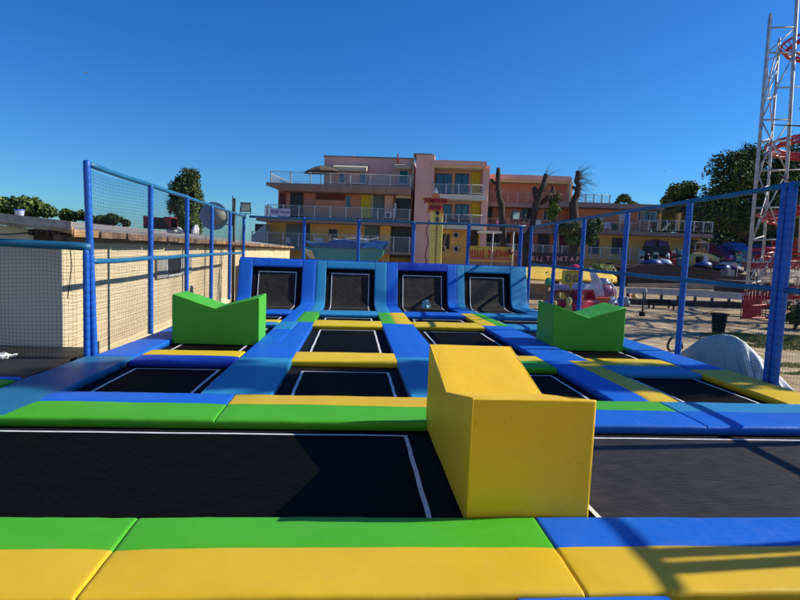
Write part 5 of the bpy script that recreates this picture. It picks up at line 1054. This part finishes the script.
# machines, figures and clutter along the far edge of the yard
rd_ = random.Random(31)
def machine(label, u, v0, v1, Y, wpx, c, c2, cat='arcade machine', shape=0):
    k = Y / F; zb = max(ZG, atY(u, v1, Y).z); p = atY(u, v1, Y); e = empty('arcade_machine', (p.x, Y, zb), rd_.uniform(-.3, .3), label=label, cat=cat, group='machines and figures along the far edge'); h = atY(u, v0, Y).z - zb; w = wpx * k
    c = mat('mc_%s_%.2f' % ('a', c[0] * 7 + c[1] * 3 + c[2]), c, rough=.45, var=.25, scale=2); c2 = mat('mc_%s_%.2f' % ('b', c2[0] * 7 + c2[1] * 3 + c2[2]), c2, rough=.45, var=.25, scale=2)
    if shape == 0:
        mb = MB(); mb.prism([(-.3, 0), (.4, 0), (.4, h), (-.1, h), (-.2, h*.72), (-.05, h*.5), (-.3, h*.42)], -w/2, w/2, 'x'); mb.build('cabinet', c, e)
        mb = MB(); mb.box((-w*.38, -.16, h*.52), (w*.38, -.10, h*.72)); mb.build('screen', DARKW, e); mb = MB(); mb.box((-w*.45, -.16, h*.80), (w*.45, -.11, h*.97)); mb.build('marquee', c2, e)
    elif shape == 1:
        mb = MB(); mb.lathe([(w*.5, 0), (w*.55, h*.1), (w*.35, h*.4), (w*.5, h*.6), (w*.48, h*.78), (w*.2, h)], 12); mb.build('body', c, e); mb = MB(); mb.lathe([(w*.53, h*.55), (w*.55, h*.62), (w*.53, h*.69)], 12); mb.build('band', c2, e)
    else:
        mb = MB(); mb.box((-w/2, 0, 0), (w/2, .7, h*.45)); mb.build('counter', c, e); mb = MB(); mb.prism([(-w*.6, h*.8), (w*.6, h*.8), (0, h)], -.3, 1.0); mb.build('roof', c2, e)
        for sx in (-1, 1): mb = MB(); mb.tube([(sx*w*.5, -.2, 0), (sx*w*.5, -.2, h*.8)], .04, 6); mb.build('post', GREYW, e)
W_ = (.55, .55, .52)
for a in (('white and teal machine at the left end of the arch wall', 641, 251, 266, 47, 5, (.45, .5, .48), (.05, .3, .3), 'arcade machine', 0), ('green machine with a white top in front of the dark arch', 655, 252, 266, 47, 5, (.04, .2, .1), W_, 'arcade machine', 0),
          ('red machine with a white marquee right of the green one', 672, 250, 266, 47, 5, (.35, .03, .04), W_, 'arcade machine', 0), ('violet bulb shaped figure left of the dark arch', 647, 253, 266, 46.5, 4, (.16, .08, .32), W_, 'figure', 1),
          ('white bulb shaped figure at the right edge of the arch', 667, 253, 266, 46.5, 4, W_, (.3, .05, .05), 'figure', 1), ('teal machine just right of the red one by the blue post', 678, 248, 266, 47.3, 5, (.06, .3, .28), (.4, .35, .05), 'arcade machine', 0),
          ('orange kiosk with a pale gable above the yellow arch', 700, 240, 256, 49, 13, (.45, .16, .04), (.5, .4, .25), 'kiosk', 2), ('magenta machine right of the yellow arch', 729, 255, 268, 49, 5, (.35, .04, .20), (.1, .2, .5), 'arcade machine', 0),
          ('cyan machine between the magenta one and the tower', 737, 256, 270, 49, 5, (.05, .28, .42), (.5, .1, .1), 'arcade machine', 0), ('grey blue kiosk left of the white tower foot', 731, 262, 276, 42, 9, (.14, .16, .24), (.25, .25, .3), 'kiosk', 2),
          ('pink topped kiosk between the white tower legs', 754, 255, 272, 44, 9, (.25, .10, .12), (.35, .16, .18), 'kiosk', 2), ('small red figure beside the tower foot', 764, 263, 276, 40, 5, (.42, .03, .03), W_, 'figure', 1)): machine(*a)
def lattice(name, label, quads, m, r_=.03):
    e = empty(name, gp(775, 25), 0, label=label, cat='lattice'); o2 = Vector(e.location)
    for (nm, u0, v0, u1, v1, Y1, Y2, nn) in quads:
        a0, a1 = atY(u0, v0, Y1) - o2, atY(u0, v1, Y1) - o2; b0, b1 = atY(u1, v0, Y2) - o2, atY(u1, v1, Y2) - o2; mb = MB()
        for t in (0, .33, .66, 1): mb.tube([a0.lerp(a1, t), b0.lerp(b1, t)], r_, 5)
        for k in range(nn + 1): t = k/nn; mb.tube([a0.lerp(b0, t), a1.lerp(b1, t)], r_*.8, 5)
        for k in range(nn): t, t2 = k/nn, (k+1)/nn; mb.tube([a0.lerp(b0, t), a1.lerp(b1, t2)], r_*.7, 5)
        mb.build(nm, m, e)
    return e
lattice('coaster_lattice', 'red steel lattice of the coaster stairs behind the double blue post', [('stair_frame', 748, 268, 800, 262, 25, 23, 7), ('upper_frame', 772, 246, 830, 240, 27, 26, 6), ('lower_frame', 744, 296, 800, 300, 24, 22, 6)], RED)
lattice('silver_lattice', 'silver grey lattice under the coaster track at the right edge', [('upper_frame', 757, 276, 812, 272, 23.5, 23, 7), ('lower_frame', 764, 300, 815, 305, 23, 21, 6)], GREYW, .022)
# guard rail
p0 = atY(628, 289, 27); e = empty('guard_rail', gp(690, 27), 0, label='long grey metal guard rail crossing the sand yard', cat='guard rail'); o_ = Vector(e.location)
mb = MB(); W0 = [(626, 287.5, 293), (660, 288.5, 294.5), (700, 290, 297), (745, 293, 300)]
for (a, b) in zip(W0, W0[1:]):
    A0, A1 = atY(a[0], a[1], 27) - o_, atY(a[0], a[2], 27) - o_; B0, B1 = atY(b[0], b[1], 27) - o_, atY(b[0], b[2], 27) - o_
    for f0, f1, dy in ((0, .3, -.06), (.3, .5, .02), (.5, .7, .02), (.7, 1, -.06)):
        q = [A0.lerp(A1, f0), B0.lerp(B1, f0), B0.lerp(B1, f1), A0.lerp(A1, f1)]; mb.hexa([tuple(v + Vector((0, dy, 0))) for v in q] + [tuple(v + Vector((0, dy + .03, 0))) for v in q])
mb.build('beam', mat('galvanised', (.42, .44, .50), rough=.5, metal=.1), e)
for u in (628, 645, 662, 679, 696, 713, 730, 745): q = atY(u, 296, 27.1) - o_; mb = MB(); mb.box((q.x - .05, q.y, 0), (q.x + .05, q.y + .1, q.z + .25)); mb.build('post', STEEL, e)
mb = MB(); A_ = atY(626, 296, 27) - o_; B_ = atY(745, 304, 27) - o_; mb.box((A_.x, .12, 0), (B_.x, .9, .26)); mb.build('shadow_strip', mat('rail_shadow_black', (.015, .015, .018)), e)  # black box drawn for the shadow under the rail
# bench
p = atZ(662, 309, ZG); e = empty('bench', p, 0, label='small black slatted bench on the sand before the guard rail', cat='bench'); e.scale = (.8, .8, .85)
mb = MB(); [mb.box((-.68, -.2 + k*.13, .24), (.68, -.1 + k*.13, .28)) for k in range(4)]; mb.build('seat', BLACK, e); mb = MB(); [mb.box((-.68, .3, .30 + k*.11), (.68, .34, .38 + k*.11)) for k in range(2)]; mb.build('backrest', BLACK, e)
for s_ in (-1, 1): mb = MB(); mb.box((s_*.6 - .04, -.18, 0), (s_*.6 + .04, -.12, .24)); mb.build('leg', BLACK, e); mb = MB(); mb.box((s_*.6 - .04, .345, 0), (s_*.6 + .04, .40, .5)); mb.build('leg', BLACK, e)
# pale building added behind the camera to bounce sunlight into the shade (unseen)
an = math.atan2(-9.3, 16.0); e = empty('bounce_building', (-3.0, -6.15, ZG), an, label='unseen pale building added to bounce sunlight behind the camera, outside the picture', cat='building')
mb = MB(); mb.box((-9.5, -6, 0), (9.5, 0, 7)); mb.build('wall', mat('warm_white_render', (.80, .68, .50), rough=.9, var=.05), e)
mb = MB(); mb.box((-9.8, -6.3, 7), (9.8, .35, 7.25)); mb.build('roof', SLAB, e)
for x in (-7, -3.5, 3.5, 7):
    mb = MB(); mb.box((x - .6, .0, 4.3), (x + .6, .06, 5.7)); w_ = mb.build('window', WHITE, e); mb = MB(); mb.box((x - .52, .061, 4.38), (x + .52, .075, 5.62)); mb.build('pane', GLASS, w_)
mb = MB(); mb.box((-.9, .0, .0), (.9, .07, 2.3)); mb.build('door', GGREEN, e)
# litter, fallen leaves and pebbles on the sand
mb = MB(); rd_ = random.Random(77)
for k in range(2600):
    x = rd_.uniform(6.8, 26); yy = rd_.uniform(9, 42); sz = rd_.uniform(.012, .05); a_ = rd_.uniform(0, 6.28); z_ = ZG + .06 * noise.noise(Vector((x * .2, yy * .2, 0))) + .004
    mb.add([(x + sz*math.cos(a_), yy + sz*math.sin(a_), z_), (x - sz*math.sin(a_)*.6, yy + sz*math.cos(a_)*.6, z_ + sz*.5), (x - sz*math.cos(a_), yy - sz*math.sin(a_), z_ + .004), (x + sz*math.sin(a_)*.6, yy - sz*math.cos(a_)*.6, z_ + sz*.4)], [(0, 1, 2, 3)], rd_.choice((0, 0, 1, 1, 2)))
o = mb.build('fallen_leaves', [mat('litter_brown', (.11, .07, .035)), mat('litter_tan', (.28, .20, .10)), mat('litter_grey', (.38, .36, .33))]); tag(o, kind='stuff', label='fallen leaves and pebbles scattered on the sand')
# small coloured bric-a-brac on sand near post
for i, (u, v, c, lab) in enumerate(((628, 300, (.5, .12, .15), 'small pink toy on the sand left of the lamp post'), (634, 298, (.5, .42, .12), 'small yellow toy on the sand near the lamp post'), (626, 304, (.4, .4, .42), 'small grey toy on the sand by the green block'))):
    p = atZ(u, v + 2, ZG); mb = MB(); mb.lathe([(.1, 0), (.2, .08), (.16, .25), (.08, .3), (.11, .38), (.02, .46)], 10); o = mb.build('small_toy', mat('toy_c%d' % i, c), None, 0, p); tag(o, lab, 'toy')
# bin
p = atZ(718, 333, ZG); k = p.y / F; e = empty('rubbish_bin', p, 0, label='black tapered rubbish bin on the sand', cat='bin')
hB = atY(718, 313, p.y).z - ZG; mb = MB(); mb.lathe([(5.2*k, 0), (5.4*k, .03), (6.6*k, hB*.86), (6.6*k, hB*.88)], 4, smooth=False); a45 = math.pi/4
mb.v = [(v[0]*math.cos(a45) - v[1]*math.sin(a45), v[0]*math.sin(a45) + v[1]*math.cos(a45), v[2]) for v in mb.v]; mb.v = [(v[0]*1.2, v[1]*1.1, v[2]) for v in mb.v]; BK = mat('bin_black', (.008, .009, .010), rough=.7, spec=.1); mb.build('body', BK, e, .02)
mb = MB(); mb.box((-7*k, -6.5*k, hB*.89), (7.2*k, 6.5*k, hB)); mb.build('lid', BK, e, .03)
# tarpaulin mound
def tarp():
    N_ = 60; M_ = 26; us = [(683, 372), (685, 353), (692, 343.5), (702, 337), (712, 334), (722, 332.5), (732, 333.5), (742, 338), (752, 347), (762, 357), (772, 367), (786, 381)]
    mb = MB(); vs = []
    for i in range(N_ + 1):
        t = i / N_ * (len(us) - 1); k = min(int(t), len(us) - 2); f = t - k; u = us[k][0] + (us[k+1][0] - us[k][0])*f; v = us[k][1] + (us[k+1][1] - us[k][1])*f
        Yc = 11.9 - 2.3 * (u - 683) / 103; top = atY(u, v, Yc)
        for j in range(M_ + 1):
            q = j / M_ * 2 - 1; w = .95 + .10*math.sin(i*.9); a = abs(q); sh = 1 - (a ** 1.35); z = ZG - .03 + (top.z - ZG) * sh
            fold = (.035*math.sin(i*1.15 + 3*noise.noise(Vector((i*.2, 0, 4)))) + .05 * noise.noise(Vector((i*.3, j*.3, 2)))) * (.25 + a)
            vs.append((top.x + fold*.5 + q*.3, Yc + q*w + fold*.6, z + fold*.4))
    fs = [(i*(M_+1)+j, (i+1)*(M_+1)+j, (i+1)*(M_+1)+j+1, i*(M_+1)+j+1) for i in range(N_) for j in range(M_)]
    mb.add(vs, fs, 0, True); c0 = Vector((atY(722, 340, 11).x, 11, ZG)); mb.v = [tuple(Vector(v) - c0) for v in mb.v]
    for idx, f in enumerate(mb.f):
        i = idx // M_; mb.m[idx] = 0 if i < 35 or i in (38, 39) else 1
    o = mb.build('tarpaulin', [mat('tarp_blue', (.38, .47, .47), rough=.5, var=.15, bump=.5, bscale=6), mat('tarp_white', (.78, .76, .70), rough=.6, var=.35, scale=4, bump=.6, bscale=7)], None, 0, c0); tag(o, 'blue grey and white tarpaulin mound on the sand behind the right fence', 'tarpaulin')
tarp()
mb = MB(); p = atZ(674, 352, ZG); mb.tube([(.19*math.cos(k*math.pi/8), .05*math.sin(k*.7), .2 + .19*math.sin(k*math.pi/8)) for k in range(16)], .03, 8, closed=True); o = mb.build('old_tyre', mat('tyre', (.02, .02, .02)), None, 0, (p.x, p.y, ZG)); tag(o, 'old dark tyre ring standing left of the tarpaulin', 'tyre')

# ------------------------------------------------------------------ coaster tower
YT = 24.0
et = empty('coaster_tower', gp(752, YT), 0, label='tall white lattice tower carrying red spiral coaster track', cat='ride tower'); o_ = Vector(et.location)
legs = []
def TP(u, v, Y): return atY(u, v, Y) - o_
def leg(u0, v0, u1, v1, Y, r=.07):
    a, b = TP(u0, v0, Y), TP(u1, v1, Y); mb = MB(); mb.tube([a, b], r, 8); mb.build('leg', GREYW, et); return a, b
TL = leg(743.5, 325, 770.5, 14, YT, .075); TM = leg(757, 330, 779.5, 38, YT + 1.6, .06); TR = leg(779, 300, 799, -30, YT + .1, .075); TQ = leg(796, 320, 812, -30, YT + 1.8, .06)
def on(L_, v, Y):   # point of a leg at image row v
    a, b = L_; lo, hi = 0, 1
    best = min((k/400 for k in range(401)), key=lambda t: abs(rowof(a.lerp(b, t) + o_) - v)); return a.lerp(b, best)
def rowof(P):
    d = P - CAM; z = d.dot(FWD); return 300 - F * d.dot(UP) / z
mb = MB(); hs = [28, 53, 120, 142, 171, 208, 240, 262]
for v in hs: mb.tube([on(TL, v, 0), on(TR, v - 1, 0)], .04, 6)
for v in (53, 88, 142, 171, 215, 262, 280): mb.tube([on(TM, v, 0), on(TQ, v - 2, 0)], .035, 6)
for v in (60, 100, 142, 190, 240, 285): mb.tube([on(TL, v, 0), on(TM, v - 4, 0)], .03, 6)
mb.build('cross_bars', GREYW, et)
mb = MB(); ds = [(120, 53), (171, 120), (120, 171), (240, 171), (171, 240), (300, 240), (53, 28)]
for a, b in ds: mb.tube([on(TL, a, 0), on(TR if a > b or True else TM, b, 0)], .032, 6)
for a, b in ((105, 40), (110, 70), (60, 130), (190, 130), (250, 190), (285, 255), (100, 60)): mb.tube([on(TL, a, 0), on(TM, b, 0)], .028, 6)
mb.build('diagonal_braces', GREYW, et)
def track(name, uc, vc, Yc, rx, ry, turns, pitch, a0, m=RED):
    c = TP(uc, vc, Yc); rails = []; mb = MB(); n_ = int(30*turns)
    for dr, r_ in ((0, .05), (.45, .05)):
        pts = [c + Vector(((rx - dr)*math.cos(a0 + k*2*math.pi/30), (ry - dr)*math.sin(a0 + k*2*math.pi/30), pitch*k/30)) for k in range(n_ + 1)]; rails.append(pts); mb.tube(pts, r_, 6)
    sp_ = [p.lerp(q, .5) - Vector((0, 0, .22)) for p, q in zip(*rails)]; mb.tube(sp_, .075, 8)
    for k in range(0, n_ + 1, 1): mb.tube([rails[0][k], sp_[k], rails[1][k]], .025, 5)
    mb.build(name, m, et)
track('track', 818, 50, YT + 1.2, 1.4, 1.5, 1, .8, R(20)); track('track', 812, 150, YT + 1.0, 1.75, 1.9, 1, .8, R(40)); track('track', 806, 218, YT + 1.0, 1.9, 2.0, 1, .7, R(80)); track('track', 812, 262, YT + 1.2, 2.0, 2.0, 1, .6, R(10))
# red fence round coaster
ef = empty('red_fence', gp(770, 21.5), 0, label='red slatted metal fence panels around the coaster base', cat='fence'); o_ = Vector(ef.location)
mb = MB(); mb2 = MB(); rd_ = random.Random(2)
for (ua, va, ub, vb, Y1, Y2) in ((743, 292, 768, 288, 21.2, 21.5), (768, 288, 812, 286, 21.5, 20.4)):
    a, b = atY(ua, va, Y1) - o_, atY(ub, vb, Y2) - o_; n_ = int((b - a).length / .16)
    for k in range(n_ + 1): q = a.lerp(b, k/n_); mb.tube([(q.x, q.y, .1), (q.x, q.y, q.z)], .016, 4)
    for zz in (.1, .5, 1.0): mb2.tube([(a.x, a.y, a.z*zz if zz > .2 else .12), (b.x, b.y, b.z*zz if zz > .2 else .12)], .03, 6)
mb.build('slats', RED, ef); mb2.build('rails', RED, ef)
mb = MB(); pbox(mb, 744, 299, 756, 318, 22.0, .08, 0, o_); pbox(mb, 757, 299, 762, 316, 22.3, .08, 0, o_); mb.build('solid_panel', mat('deep_red', (.28, .01, .02), rough=.5), ef)
# coaster lower deck with silver machinery
em = empty('coaster_station', gp(790, 27), 0, label='low coaster station with red rails and silver bars behind the right post', cat='ride'); o_ = Vector(em.location)
mb = MB(); pbox(mb, 752, 284, 830, 300, 27, 3, 0, o_); mb.build('deck', mat('deck_brown', (.045, .022, .016)), em)
mb = MB(); rd_ = random.Random(12)
for k in range(9): u = 755 + k*8; a = TP(0, 0, 1); mb.tube([atY(u, 286, 26.9) - o_, atY(u, 262, 26.9) - o_], .03, 6)
for v in (262, 270, 278): mb.tube([atY(752, v, 26.9) - o_, atY(825, v - 1, 26.9) - o_], .03, 6)
mb.build('silver_bars', GREYW, em)
mb = MB(); 
for k, (u0, v0, u1, v1) in enumerate(((750, 250, 790, 248), (748, 266, 800, 259), (790, 250, 830, 245), (755, 257, 775, 252))): mb.tube([atY(u0, v0, 28) - o_, atY(u1, v1, 28) - o_], .10, 8)
mb.build('red_rails', RED, em)
# shrub behind red fence
tree('low olive shrub beside the red fence at the right edge', gp(800, 19), [blob(798, 315, 19, 16, 12), blob(815, 305, 19, 18, 16)], 2600, .07, 41, name='shrub', mix=(.4, .4, .2), tr=.05, cat='shrub')
# birds
def bird(u, v, Y, span, label, rz):
    p = atY(u, v, Y); me = MB(); s_ = span/2
    me.add([(-.12, 0, 0), (0, .05, .03), (.25, 0, .0), (0, -.05, .03), (0, 0, -.04), (-.02, s_*.5, .10), (.08, s_*.5, .09), (-.12, s_, .02), (-.02, -s_*.5, .10), (.08, -s_*.5, .09), (-.12, -s_, .02), (-.3, .05, 0), (-.3, -.05, 0)],
           [(0, 1, 2), (0, 2, 3), (0, 4, 1), (1, 4, 2), (2, 4, 3), (3, 4, 0), (0, 5, 6, 2), (5, 7, 6), (0, 8, 9, 2), (8, 10, 9), (0, 11, 12)], 0, False)
    o = me.build('bird', mat('bird_grey', (.16, .17, .17)), None, 0, p); o.rotation_euler = (.4, 0, rz); tag(o, label, 'bird')
bird(85, 73, 60, .9, 'small grey bird flying in the upper left sky', .4); bird(664, 171, 70, .75, 'tiny bird flying above the yellowish tree at right', 1.0)

# ------------------------------------------------------------------ light, sky, camera
EL, AZ = R(32.3), R(85)     # azimuth clockwise from +Y
S_ = Vector((math.sin(AZ)*math.cos(EL), math.cos(AZ)*math.cos(EL), math.sin(EL)))
sun = bpy.data.lights.new('sun', 'SUN'); sun.energy = 4.8; sun.angle = R(.53); sun.color = (1, .93, .80)
so = bpy.data.objects.new('sun', sun); COL.objects.link(so); so.rotation_euler = S_.to_track_quat('Z', 'Y').to_euler(); so.location = (20, 5, 20)
w = bpy.data.worlds.new('World'); SC.world = w; w.use_nodes = True; nt = w.node_tree; bg = nt.nodes['Background']
sk = nt.nodes.new('ShaderNodeTexSky'); sk.sky_type = 'NISHITA'; sk.sun_disc = False; sk.sun_elevation = EL; sk.sun_rotation = AZ; sk.altitude = 0; sk.air_density = 1.0; sk.dust_density = .3; sk.ozone_density = 3.5
hs_ = nt.nodes.new('ShaderNodeHueSaturation'); hs_.inputs['Saturation'].default_value = 1.25; hs_.inputs['Value'].default_value = 1
nt.links.new(sk.outputs[0], hs_.inputs['Color']); mt = nt.nodes.new('ShaderNodeMix'); mt.data_type = 'RGBA'; mt.blend_type = 'MULTIPLY'; mt.inputs[0].default_value = 1; mt.inputs[7].default_value = (.38, .79, 1.20, 1)
nt.links.new(hs_.outputs[0], mt.inputs[6]); nt.links.new(mt.outputs[2], bg.inputs[0]); bg.inputs[1].default_value = .088
cam = bpy.data.cameras.new('camera'); cam.sensor_width = 36; cam.lens = F / 800 * 36; cam.clip_start = .05; cam.clip_end = 2000
co = bpy.data.objects.new('camera', cam); COL.objects.link(co)
M = Matrix((RIGHT, UP, -FWD)).transposed().to_4x4(); M.translation = CAM; co.matrix_world = M; SC.camera = co
vs_ = SC.view_settings; vs_.view_transform = 'Standard'; vs_.look = 'None'; vs_.exposure = .38; vs_.gamma = 1; vs_.use_curve_mapping = False
